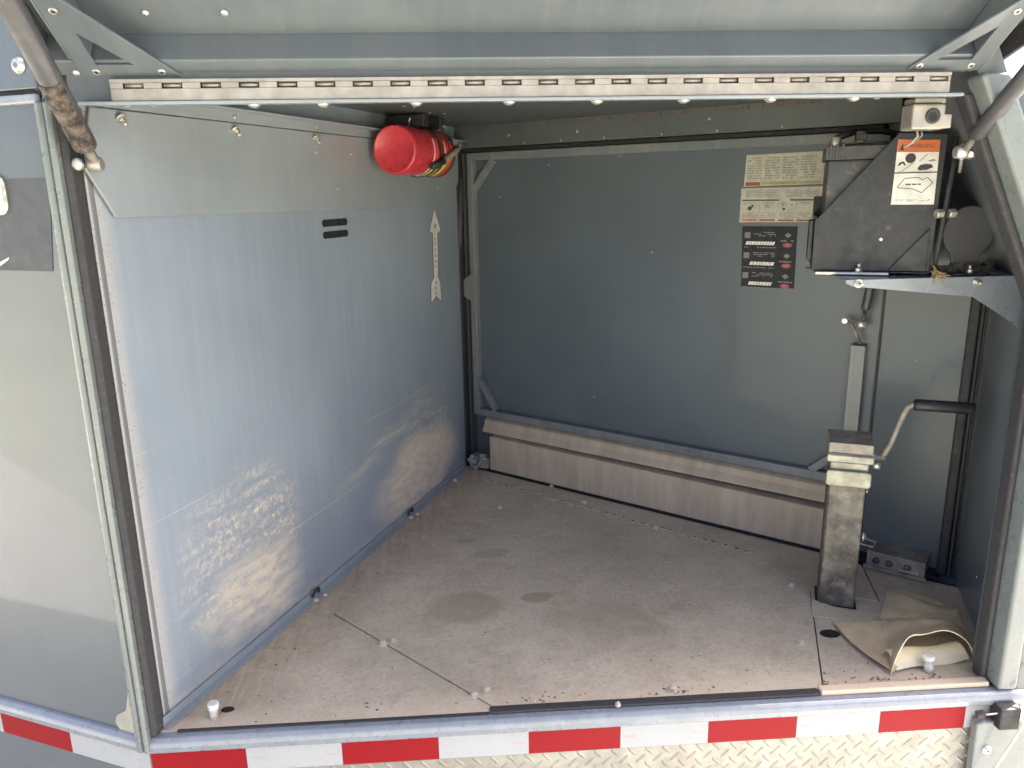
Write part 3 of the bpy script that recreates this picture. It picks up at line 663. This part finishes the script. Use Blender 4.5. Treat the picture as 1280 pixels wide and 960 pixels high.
# lower right bracket with connector and cord
brk = MB(); brk.prism(OP, [(.873, -.30), (.868, -.055), (.880, -.050), (1.0, -.055), (1.0, -.30)], .004, .022, 'jamb'); brk = brk.obj('light_bracket', TR, .004)
bolt('cap', OP(.892, .022, -.108), OP.n, brk, .8)
q = MB(); q.lathe(OP(.866, .020, -.036), (1, -.1, .1), [(0, .006), (.010, .0065), (.014, .004)], 'crust', 12); q.obj('wire_plug', brk)
for k, mm in ((0, 'trim'), (.004, 'white'), (-.003, 'black')):
    q = MB(); q.tube([OP(.877, .022, -.036), OP(.885, .026+k, -.033+k), OP(.895, .024+k, -.034+k), OP(.905, .022, -.034)], .0014, mm, 6); q.obj('wire', brk)
boxobj('connector_block', brk, OP, .898, .935, .006, .036, -.060, -.018, 'rubber', .003)
q = MB(); q.tube([OP(.955, .012, .05), OP(.942, .035, -.01), OP(.930, .045, -.05), OP(.912, .045, -.09), OP(.897, .042, -.13), OP(.88, .04, -.18)], .0022, 'canvas_in', 8); q.obj('cord', brk)

# ------------------------------------------------------------------ courtesy light box under the header
lb = empty('lamp_housing', OP(.69, -.03, .938), 'small stainless lamp box with round hole under the hinge end', 'lamp box')
q = MB(); q.box(OP, .662, .712, -.055, -.022, .9385, .9745, 'steel'); q.obj('housing', lb, .003)
q = MB(); q.box(OP, .705, .722, -.060, -.0215, .940, .960, 'steel'); q.box(OP, .668, .716, -.06, -.03, .9755, .9835, 'steel'); q.obj('mounting_tab', lb, .002)
q = MB(); q.lathe(OP(.692, -.022, .957), OP.n, [(0, .011), (.002, .011), (.002, .007), (.0005, .006)], 'drubber', 20); q.lathe(OP(.692, -.0214, .957), OP.n, [(0, .0062), (.0002, .006)], 'void', 16); q.obj('grommet', lb)
q = MB(); q.tube([OP(.681, -.04, .9385), OP(.684, -.041, .930), OP(.678, -.045, .921), OP(.672, -.055, .915)], .0018, 'duststeel', 6); q.tube([OP(.688, -.04, .9385), OP(.691, -.042, .931), OP(.684, -.048, .922)], .0015, 'lgr', 6); q.obj('lead', lb)

# ------------------------------------------------------------------ gas struts
def strut(p0, p1, split, label, grp, r0=.0065, r1=.0135, muddy=False, cat='gas strut'):
    p0 = Vector(p0); p1 = Vector(p1); d = (p1-p0).normalized(); L = (p1-p0).length
    e = empty('gas_strut', p0, label, cat, grp)
    q = MB(); q.tube([p0, p0+d*split], r0, 'jacktube', 14); q.obj('rod', e)
    q = MB(); prof = [(split, r1*.55), (split+.004, r1*.9), (split+.010, r1), (L, r1)]
    q.lathe(p0, d, prof, 'strut', 24); q.obj('cylinder', e)
    if muddy:
        q = MB(); sd_ = d.orthogonal().normalized(); n = 20; pr = []
        for i in range(26): pr.append((split+.006+i*.004, r1+.0008+random.uniform(0, .0009)))
        vs = []; fs = []
        e1 = Vector((1, 0, 0)); e2 = -d.cross(e1).normalized()
        for (t, rr_) in pr:
            for k in range(n+1):
                an = math.pi*(.10+1.25*k/n); rj = rr_ + (random.uniform(-.0002, .0009) if 0 < k < n else -.0009)
                vs.append(p0+d*t+(e1*math.cos(an)+e2*math.sin(an))*rj)
        for j in range(len(pr)-1):
            for k in range(n): fs.append([j*(n+1)+k, j*(n+1)+k+1, (j+1)*(n+1)+k+1, (j+1)*(n+1)+k])
        q.mesh(vs, fs, 'crust', None, True); q.obj('mud_crust', e)
    q = MB(); q.lathe(p0-Vector((1, 0, 0))*.012, (1, 0, 0), [(0, .006), (.002, .0095), (.016, .0105), (.020, .008)], 'steel' if muddy else 'zinc', 18); q.obj('ball_joint', e)
    return e
s1 = strut((-.500, 1.128, .906), (-.500, .868, 1.186), .026, 'dusty mud-crusted lid strut in front of the upper left corner', 'lid struts', .007, .0145, True)
q = MB(); q.lathe(Vector((-.508, 1.131, .906)), (-1, .15, 0), [(0, .005), (.022, .005)], 'jacktube', 12); q.lathe(Vector((-.518, 1.118, .906)), (-.35, -1, 0), [(0, .0085), (.005, .0085), (.007, .005)], 'zinc', 14); q.obj('bracket', s1, .001)
s2 = strut((.7656, 1.175, .907), (.782, .91, 1.139), .030, 'clean dark lid strut at the upper right corner beside the battery box', 'lid struts', .006, .0125)
q = MB(); q.prism(Frame((.775, 1.19, .907), (.5, .8, 0)), [(-.02, -.012), (.03, -.03), (.03, .012), (0, .016), (-.02, .012)], -.002, .002, 'steel'); q.lathe((.773, 1.172, .905), (1, -.3, -.2), [(0, .008), (.006, .008), (.008, .005), (.012, .005)], 'zinc', 6, False); q.obj('bracket', s2)
s3 = strut(KW(-.012, -.014, .585), KW(.016, -.012, .905), .045, 'thin black strut in the far back corner above its bracket', 'far door struts', .0035, .0085)
s4 = strut(KW(1.150, -.02, .560), KW(1.185, -.012, .86), .03, 'thin strut below the shelf on the right of the far door', 'far door struts', .004, .0095)
q = MB(); q.tube([KW(1.118, -.02, .562), KW(1.128, -.02, .558), KW(1.150, -.022, .515)], .004, 'jacktube', 8); q.lathe(KW(1.114, -.02, .565), KW.n, [(-.003, .006), (.006, .006)], 'zinc', 10); q.obj('bracket', s4)

# ------------------------------------------------------------------ fire extinguisher
A = BK.u; EX = Vector((-.151, 1.828, .957)); RR = .0555
ex = empty('fire_extinguisher', EX-Vector((0, 0, RR)), 'red fire extinguisher lying in a bracket under the ceiling', 'extinguisher')
q = MB(); q.lathe(EX, A, [(.004, .0), (.004, RR*.80), (.0015, RR*.86), (.0, RR*.91), (.001, RR*.955), (.005, RR*.99), (.010, RR), (.205, RR), (.225, RR*.95), (.242, RR*.80), (.254, RR*.55), (.258, RR*.4)], 'red', 48, True, False); q.obj('cylinder', ex)
def band(name, t0, t1, a0, a1, r, mat, n=24):
    e1 = Vector((0, 0, 1)); e2 = A.cross(e1); q = MB(); vs = []; fs = []
    for rad in (r, r+.0012):
        for i in range(n+1):
            an = R(a0+(a1-a0)*i/n)
            for t in (t0, t1): vs.append(EX+A*t+(e1*math.cos(an)+e2*math.sin(an))*rad)
    k = 2*(n+1)
    for i in range(n): fs += [[2*i, 2*i+1, 2*i+3, 2*i+2], [k+2*i, k+2*i+2, k+2*i+3, k+2*i+1], [2*i, 2*i+2, k+2*i+2, k+2*i], [2*i+1, k+2*i+1, k+2*i+3, 2*i+3]]
    fs += [[0, k, k+1, 1], [2*n, 2*n+1, k+2*n+1, k+2*n]]
    q.mesh(vs, fs, mat, None, True); return q.obj(name, ex)
# angle 0 = top, +90 = right (towards the far door / viewer's right)
lab = band('label', .100, .215, 60, 175, RR+.0002, 'white')
band('label_panel', .108, .150, 118, 165, RR+.0016, 'yellow'); band('label_panel', .160, .185, 112, 160, RR+.0016, 'yellow')
band('label_panel', .150, .158, 95, 172, RR+.0018, 'ink'); band('label_panel', .100, .107, 105, 170, RR+.0018, 'ink'); band('label_panel', .188, .212, 70, 170, RR+.0018, 'redp'); band('label_panel', .100, .150, 62, 112, RR+.0018, 'redp'); band('label_panel', .160, .186, 62, 108, RR+.0018, 'redp')
band('strap', .118, .128, -150, 200, RR+.003, 'black', 40); band('strap', .205, .215, -150, 200, RR+.003, 'black', 40)
e2 = A.cross(Vector((0, 0, 1)))
def ep(t, an, r): return EX+A*t+(Vector((0, 0, 1))*math.cos(R(an))+e2*math.sin(R(an)))*r
q = MB(); q.tube([ep(.27, 60, .03), ep(.255, 75, .050), ep(.215, 84, .064), ep(.17, 98, .066), ep(.13, 112, .065), ep(.112, 118, .064)], [.006, .007, .007, .007, .0075, .0075], 'hose', 12); q.obj('hose', ex)
q = MB(); q.tube([ep(.135, 110, .066), ep(.11, 119, .064), ep(.085, 126, .063)], [.0085, .009, .006], 'black', 12); q.obj('nozzle', ex)
q = MB(); q.lathe(EX, A, [(.256, .016), (.275, .016), (.277, .012), (.29, .012)], 'zinc', 16); q.tube([ep(.28, 0, .0), ep(.29, 60, .03), ep(.28, 65, .05)], .005, 'duststeel', 8); q.tube([ep(.285, 30, .01), ep(.30, 60, .035), ep(.295, 66, .058)], .004, 'black', 8); q.obj('valve', ex)
q = MB(); q.box(Frame(EX, A), .06, .22, .060, .064, -.03, .055, 'black'); q.box(Frame(EX, A), .10, .13, -.03, .064, .0565, .084, 'black'); q.box(Frame(EX, A), .195, .22, -.03, .064, .0565, .084, 'black'); q.obj('bracket', ex, .002)
q = MB(); q.tube([ep(.10, -10, .060), ep(.10, -5, .075), ep(.12, 8, .078), ep(.14, 8, .066)], .0026, 'zinc', 6); q.tube([ep(.20, 20, .058), ep(.21, 25, .072), ep(.225, 30, .066)], .0026, 'zinc', 6); q.obj('clasp', ex)

# ------------------------------------------------------------------ shelf, battery box, battery
sh = MB(); sh.prism(W, [(.668, -1.312), (1.000, -1.312), (1.058, -1.455), (.93, -1.545), (.70, -1.545)], .697, .700, 'trim', 'ab'); sh = sh.obj('battery_shelf', TR, .0008)
prismobj('shelf_lip', sh, OP, [(.668, .700), (.668, .694), (.681, .688), (.904, .664), (.990, .612), (.998, .604), (1.0, .700)], -.1905, -.187, 'trim', .0008)
bolt('hex', OP(.690, -.186, .693), OP.n, sh, 1.); bolt('hex', OP(.906, -.186, .690), OP.n, sh, 1.)
AX = Frame((.834, 1.332, 0), (.92, -.392, 0), (-.392, -.92, 0))      # along the trailer axis, b towards the viewer
bb = empty('battery_box', AX(-.1, -.09, .7015), 'black steel battery box on the pale shelf, with orange headed warning label', 'battery box')
q = MB(); q.prism(AX, [(-.199, .7075), (.0, .7075), (.004, .944), (-.072, .949), (-.192, .806), (-.199, .800)], -.004, 0, 'boxblk'); q.obj('front_plate', bb, .0012)
q = MB(); q.box(AX, -.199, -.195, -.185, -.0045, .7075, .806, 'boxblk'); q.obj('side_plate', bb, .001)
q = MB(); q.box(AX, -.004, .0, -.185, -.0045, .7075, .93, 'boxblk'); q.obj('side_plate', bb, .001)
q = MB(); q.box(AX, -.199, .0, -.189, -.1855, .7075, .84, 'boxblk'); q.obj('back_plate', bb, .001)
q = MB(); q.box(AX, -.1945, -.0045, -.185, -.0045, .7035, .7065, 'boxblk'); q.obj('bottom_plate', bb)
q = MB(); q.prism(AX, [(-.070, .7085), (-.008, .7085), (-.008, .784)], .0005, .005, 'boxblk'); q.obj('gusset_plate', bb, .001)
q = MB(); q.box(AX, -.192, -.068, .0005, .016, .7012, .7065, 'alu'); q.obj('foot_flange', bb, .0012)
bolt('hex', AX(-.118, .009, .7065), (0, 0, 1), bb, 1.1); bolt('rivet', AX(-.085, 0, .765), AX.n, bb, 1.)
q = MB(); q.box(AX, -.209, -.2, -.05, -.004, .725, .800, 'black'); q.obj('hold_down_clip', bb, .003)
# warning label on the front plate
LF = Frame(AX(-.0405, .0004, .881), (.92, -.392, 0), (-.392, -.92, 0)); q = MB()
q.prism(LF, [(-.034, -.055), (.0345, -.0555), (.0335, .053), (-.0325, .056)], .0, .0006, 'white')
q.prism(LF, [(-.0325, .035), (.0335, .033), (.0335, .0535), (-.0325, .0555)], .0006, .0009, 'orange'); q.text(LF, 'WARNING', .006, .0440, .0105, .0011, 'ink', -.02, .0, .80)
q.prism(LF, [(-.029, .038), (-.021, .038), (-.025, .050)], .0009, .0012, 'ink')
q.box(LF, -.034, .034, .0006, .0009, -.0015, .0005, 'ink')
q.lathe(LF(-.010, .0006, .024), LF.n, [(0, .0085), (.0003, .0085)], 'ink', 16); q.prism(LF, [(-.030, .012), (-.026, .018), (-.020, .019), (-.016, .012), (-.019, .012), (-.022, .016), (-.026, .012)], .0006, .0009, 'ink')
for (x0, y0, x1, y1) in ((-.021, .003, -.005, .016), (.004, .018, .016, .030)):
    d = Vector((y1-y0, x0-x1)).normalized()*.0005; q.prism(LF, [(x0-d.x, y0-d.y), (x1-d.x, y1-d.y), (x1+d.x, y1+d.y), (x0+d.x, y0+d.y)], .0006, .0008, 'ink')
q.prism(LF, [(.002, .006), (.006, .012), (.014, .014), (.024, .013), (.027, .008), (.018, .004), (.006, .003)], .0006, .0009, 'ink'); q.prism(LF, [(.017, .019), (.026, .022), (.031, .019), (.022, .0175)], .0006, .0009, 'inkg')
ol = [(-.026, -.024), (-.016, -.010), (.006, -.009), (.012, -.013), (.020, -.009), (.029, -.018), (.013, -.035), (-.002, -.028), (-.026, -.026)]
for i in range(len(ol)):
    a_ = Vector(ol[i]); b_ = Vector(ol[(i+1) % len(ol)]); d = Vector((b_.y-a_.y, a_.x-b_.x)).normalized()*.0006
    q.prism(LF, [tuple(a_-d), tuple(b_-d), tuple(b_+d), tuple(a_+d)], .0006, .0008, 'ink')
greek(q, LF, -.014, .017, -.0225, -.018, .0006, 'ink', 1); greek(q, LF, -.028, .028, .0012, .0028, .0006, 'inkg', 1, .6); greek(q, LF, -.028, .028, -.050, -.046, .0006, 'inkg', 2, .6)
q.obj('warning_label', bb)['label'] = 'white pictogram label with orange warning header'
# battery
bt = empty('battery', AX(-.1, -.09, .7068), 'dark grey vehicle battery sitting inside the black box', 'battery')
q = MB(); q.box(AX, -.184, -.010, -.178, -.012, .7068, .906, 'batt'); q.obj('case', bt, .004)
q = MB(); q.box(AX, -.189, -.006, -.182, -.009, .9062, .930, 'batt')
for i in range(3): q.box(AX, -.183+i*.010, -.178+i*.010, -.0088, -.0062, .908, .934, 'batt')
q.box(AX, -.16, -.03, -.13, -.06, .930, .936, 'batt'); q.obj('lid', bt, .003)
q = MB(); q.lathe(AX(-.172, -.05, .930), (0, 0, 1), [(0, .010), (.018, .009)], 'zinc', 14); q.box(AX, -.184, -.164, -.075, -.055, .934, .941, 'redp'); q.obj('terminal', bt, .002)
q = MB(); q.lathe(AX(-.130, -.05, .936), (0, 0, 1), [(0, .009), (.020, .008)], 'duststeel', 14); q.box(AX, -.139, -.12, -.07, -.03, .940, .952, 'drubber'); q.obj('terminal', bt, .002)
q = MB(); q.tube([AX(-.17, -.06, .947), AX(-.14, -.09, .958), AX(-.09, -.12, .960), AX(-.04, -.14, .95), AX(-.01, -.15, .93)], .006, 'black', 10); q.obj('cable', bt)
# vertical tie rod with two nuts
tr_ = empty('tie_rod', (.836, 1.325, .70), 'thin black threaded rod with pale nuts at the right of the battery box', 'rod')
q = MB(); q.tube([(.834, 1.323, .701), (.842, 1.323, .80), (.850, 1.325, .89), (.852, 1.33, .94)], .0045, 'rubber', 10); q.obj('rod', tr_)
for x in (.831, .8535):
    q = MB(); q.lathe((x-.006, 1.320, .810), (1, 0, .03), [(0, .0085), (.012, .0085)], 'zinc', 6, False); q.obj('nut', tr_, .001)
q = MB(); q.lathe((.846, 1.330, .7003), (0, 0, 1), [(0, .016), (.003, .016), (.003, .007), (.012, .006)], 'drubber', 16); q.obj('washer', tr_)
# frayed twine at the rod foot
q = MB()
for i in range(16):
    p = Vector((.831+random.uniform(-.004, .006), 1.312, .712+random.uniform(-.006, .004))); d = Vector((random.uniform(-.5, .6), random.uniform(-.6, -.05), random.uniform(-1, .25))).normalized()
    L = random.uniform(.015, .034); k = Vector((random.uniform(-1, 1), random.uniform(-.5, 0), random.uniform(-1, 1)))*.006
    q.tube([p, p+d*L*.5+k, p+d*L], [.0011, .0009, .0005], 'straw', 5)
tag(q.obj('twine_tuft', None, 0, 2, (.831, 1.312, .70)), 'frayed straw coloured twine tuft hanging over the shelf edge', 'twine')
# round rubber paddle on a bent foot
pd = empty('rubber_paddle', (.908, 1.345, .7005), 'round black rubber paddle standing on the shelf beside the tie rod', 'paddle')
pts = [(.908+.047*math.cos(R(t)), .775+.047*math.sin(R(t))) for t in range(-58, 239, 9)]
pts = [(.934, .722)] + pts + [(.882, .722)]
q = MB(); q.prism(W, pts, -1.352, -1.346, 'pad_rubber'); q.obj('disc', pd, .002)
q = MB(); q.prism(W, [(.880, .7215), (.936, .7215), (.940, .703), (.876, .703)], -1.351, -1.345, 'crust'); q.prism(W, [(.876, -1.344), (.940, -1.344), (.944, -1.325), (.934, -1.320), (.882, -1.320), (.872, -1.325)], .7008, .7045, 'drubber', 'ab'); q.obj('foot', pd, .001)
bolt('hex', (.909, 1.333, .7045), (0, 0, 1), pd, .95)

# ------------------------------------------------------------------ tongue jack
JF = Frame((.774, 1.440, 0), (.92, -.392, 0), (-.392, -.92, 0))   # a along trailer axis, b to viewer
jk = empty('tongue_jack', (.774, 1.44, 0), 'worn square steel trailer jack post with plated head and crank', 'jack')
q = MB(); q.box(JF, -.0345, .0345, -.034, .034, -.0225, .300, 'jacktube'); q.obj('post', jk, .004)
q = MB(); q.box(JF, -.0360, -.0348, -.032, .028, .0, .30, 'rust'); q.obj('post_edge', jk)
q = MB(); q.box(JF, -.040, .040, -.040, .041, .338, .341, 'duststeel')
q.prism(JF, [(.0415, .341), (.047, .337), (.047, .324), (.0415, .321)], -.043, .043, 'headzinc', 'bc'); q.prism(JF, [(-.040, .341), (.041, .341), (.041, .362), (-.040, .366)], -.041, .041, 'duststeel', 'bc'); q.obj('head_cap', jk, .003)
q = MB(); q.prism(JF, [(-.040, .300), (.036, .300), (.0385, .310), (.0385, .322), (-.040, .3375)], -.036, .036, 'headzinc', 'bc'); q.obj('gear_case', jk, .003)
q = MB(); q.prism(JF, rr(.0, .288, .084, .034, .007), .0365, .0445, 'headzinc'); q.obj('front_plate', jk, .0025)
q = MB(); q.lathe(JF(.038, 0, .326), JF.u, [(0, .010), (.010, .010), (.012, .006), (.030, .006)], 'zinc', 14); q.lathe(JF(.05, .03, .318), JF.u, [(-.006, .007), (.006, .007)], 'zinc', 10); q.obj('crank_shaft', jk)
q = MB(); q.tube([JF(.060, .0, .328), JF(.066, .0, .334), JF(.074, .0, .352), JF(.094, .0, .425), JF(.098, .0, .434), JF(.106, .0, .440), JF(.116, .0, .4405)], .0058, 'duststeel', 12); q.obj('crank_arm', jk)
q = MB(); q.lathe(JF(.108, .0, .4405), JF.u, [(0, .009), (.004, .0115), (.010, .0115), (.100, .0115), (.106, .009)], 'black', 20); q.obj('crank_grip', jk)
bolt('dome', JF(.038, .01, .255), JF.u, jk, 1.1); bolt('dome', JF(.038, .012, .155), JF.u, jk, 2.0)
q = MB(); q.box(JF, -.0405, .0395, -.040, .038, .0003, .0012, 'void'); q.obj('post_opening', jk)

# ------------------------------------------------------------------ canvas sheet
cv = empty('canvas_sheet', (.85, 1.26, 0), 'dusty cream canvas sheet curled open at the right front corner of the floor', 'canvas')
q = MB(); N_, K_ = 30, 22
def arch(u, v):
    # u: along the front from left to right, v: front to back
    fl = Vector((.745, 1.168, 0)); frr = Vector((.922, 1.196, 0)); bl_ = Vector((.826, 1.345, 0)); br = Vector((.975, 1.335, 0))
    p = (fl*(1-u)+frr*u)*(1-v) + (bl_*(1-u)+br*u)*v
    h = .064*(max(0, math.sin(math.pi*u))**.55)*(1-v)**1.1*(.72+.5*u) + .006*(1-v)*math.sin(u*9+v*4) + .004*math.sin(u*5+v*9)
    h += .0035*math.sin(u*13+v*5+1)*math.sin(v*11-u*4)*min(1, 6*u)*min(1, 6*(1-u))
    p.z = .004 + max(0, h) + .016*v*u
    p.y += .02*math.sin(u*math.pi)*(1-v); p.x -= .012*math.sin(u*math.pi)*(1-v)
    return p
def sheet(fn, N, K, mat_top, mat_bot, th=.0016):
    m = MB(); G = [[fn(i/N, j/K) for j in range(K+1)] for i in range(N+1)]
    def nor(i, j):
        a = G[min(i+1, N)][j]-G[max(i-1, 0)][j]; b = G[i][min(j+1, K)]-G[i][max(j-1, 0)]; n = a.cross(b); return n.normalized() if n.length else Vector((0, 0, 1))
    T = [G[i][j] for i in range(N+1) for j in range(K+1)]; B = [G[i][j]-nor(i, j)*th for i in range(N+1) for j in range(K+1)]
    id_ = lambda i, j: i*(K+1)+j; n = len(T)
    top = [[id_(i, j), id_(i+1, j), id_(i+1, j+1), id_(i, j+1)] for i in range(N) for j in range(K)]
    m.mesh(T, top, mat_top, None, True); m.mesh(B, [f[::-1] for f in top], mat_bot, None, True)
    rim = [id_(i, 0) for i in range(N+1)]+[id_(N, j) for j in range(1, K+1)]+[id_(i, K) for i in range(N-1, -1, -1)]+[id_(0, j) for j in range(K-1, 0, -1)]
    R_ = [T[k] for k in rim]+[B[k] for k in rim]; L = len(rim)
    m.mesh(R_, [[i, (i+1) % L, L+(i+1) % L, L+i] for i in range(L)], mat_bot)
    return m
sheet(arch, N_, K_, 'canvas', 'canvas_in').obj('curled_flap', cv, 0, 2, None, False)
def roll(u, v):   # inner fold lying under the arch
    x = .762+.150*u; t = v*math.pi*1.25
    return Vector((x-.004*v, 1.178+.020*u+.030*v+.010*(1-math.cos(t)), .003+.020*math.sin(t*.8)*(1-.25*u)+.003*math.sin(u*7)))
sheet(roll, 18, 14, 'canvas_in', 'canvas_in').obj('inner_fold', cv, 0, 2, None, False)
def flat(u, v):
    a = Vector((.722, 1.338, 0)); b = Vector((.822, 1.335, 0)); c = Vector((.750, 1.166, 0)); d = Vector((.815, 1.235, 0))
    p = (a*(1-u)+b*u)*(1-v)+(c*(1-u)+d*u)*v; p.x -= .012*math.sin(v*math.pi)*(1-u); p.z = .0045+.0035*math.sin(u*3+v*6)*u*v+.004*v*(1-u)
    return p
sheet(flat, 12, 14, 'canvas', 'canvas').obj('flat_flap', cv, 0, 2, None, False)
def back_(u, v):
    a = Vector((.822, 1.345, 0)); b = Vector((.978, 1.335, 0)); c = Vector((.895, 1.452, 0)); d = Vector((.965, 1.420, 0))
    p = (a*(1-u)+b*u)*(1-v)+(c*(1-u)+d*u)*v; p.z = .0048+.016*(1-v)*u+.010*math.sin(u*math.pi)*(.4+.6*v)*math.sin(v*math.pi*.9)+.004*math.sin(u*9+v*7)*v*(1-v)*3
    return p
sheet(back_, 12, 10, 'canvas', 'canvas').obj('flat_flap', cv, 0, 2, None, False)

# ------------------------------------------------------------------ small loose things
pg_ = empty('plastic_plug', (-.449, 1.156, .0), 'small pale plastic plug standing at the front left of the floor', 'plug')
q = MB(); q.lathe((-.449, 1.156, .0), (.05, 0, 1), [(0, .0075), (.016, .0068), (.018, .009), (.028, .0098), (.030, .008)], 'badge', 16); q.obj('stem', pg_)
q = MB(); q.lathe((.821, 1.176, .0), (-.1, 0, 1), [(0, .008), (.012, .008), (.014, .0065), (.022, .0065), (.024, .010), (.032, .011), (.034, .007)], 'badge', 14); tag(q.obj('plastic_plug', None, 0, 2, (.821, 1.176, 0)), 'white chipped plug in front of the curled canvas', 'plug')
q = MB()
pts = [(.700+.020*math.cos(t*.3927), -1.309+.014*math.sin(t*.3927)) for t in range(16)]; q.prism(W, pts, .0, .0006, 'void', 'ab'); q.obj('floor_hole', floor_c)
q = MB(); pts = [(-.432+.012*math.cos(t*.7854), -1.176+.008*math.sin(t*.7854)) for t in range(8)]; q.prism(W, pts, .0002, .0008, 'void', 'ab'); q.obj('floor_hole', floor_a)

def crumb(m, x, y, s, mat, z=0.):
    n = 5; vs = []; h = s*random.uniform(.5, .9)
    for k in range(n): an = 2*math.pi*k/n+random.uniform(-.4, .4); vs.append((x+math.cos(an)*s*random.uniform(.6, 1.2), y+math.sin(an)*s*random.uniform(.6, 1.2), z))
    vs.append((x+random.uniform(-.3, .3)*s, y+random.uniform(-.3, .3)*s, z+h)); m.mesh(vs, [[k, (k+1) % n, n] for k in range(n)], mat)
q = MB(); w_ = MB()
for i in range(110):   # clumps by the front edge
    cx = random.choice((.345, .345, .36, .46, .64, .72, .76, .80, -.2, .1)); crumb(q if random.random() < .7 else w_, random.gauss(cx, .022), 1.150+abs(random.gauss(0, .012)), random.uniform(.0010, .0032), random.choice(('crumb', 'crumb', 'straw', 'pale')))
for i in range(110):
    x = random.uniform(-.5, .86); y = random.uniform(1.135, 1.135+.25*random.random()**2+.02); crumb(q, x, y, random.uniform(.0006, .0024), random.choice(('crumb', 'pale', 'crumb')))
for i in range(60):
    t = random.random(); p = BK(random.uniform(.05, 1.2), random.uniform(.03, .09), 0); crumb(q, p.x, p.y, random.uniform(.0008, .0028), random.choice(('crumb', 'pale')))
for i in range(70):
    x = random.uniform(-.2, .8); y = random.uniform(1.2, 1.9)
    if y < 2.2-.7*x: crumb(q, x, y, random.uniform(.0006, .0026), 'crumb')
tag(q.obj('floor_dirt', None, 0, 2, (0, 1.3, 0)), 'scattered dark dirt crumbs and chaff on the compartment floor', 'dirt', kind='stuff')
tag(w_.obj('sand_grit', None, 0, 2, (0, 1.2, 0)), 'pale grit and chaff gathered along the front edge', 'grit', kind='stuff')
# scraped line of old sealant on the floor, parallel to the threshold
q = MB()
for i in range(30):
    t = i/29; x = .045+.62*t+random.uniform(-.004, .004); y = 2.215-.545*t+random.uniform(-.005, .005)
    L = random.uniform(.006, .016); w = random.uniform(.002, .0045); an = -.72+random.uniform(-.25, .25)
    for (k, mm, z0, z1) in ((1.0, 'pale', .0, .0016), (.62, 'crust', .0016, .002)):
        if k < 1 and random.random() < .35: continue
        pts = [(x+k*(L*math.cos(s*.7854)*math.cos(an)-w*1.4*math.sin(s*.7854)*math.sin(an)), -(y+k*(L*math.cos(s*.7854)*math.sin(an)+w*1.4*math.sin(s*.7854)*math.cos(an)))) for s in range(8)]
        q.prism(W, pts, z0, z1, mm, 'ab')
tag(q.obj('sealant_remnant', floor_b), kind='stuff')
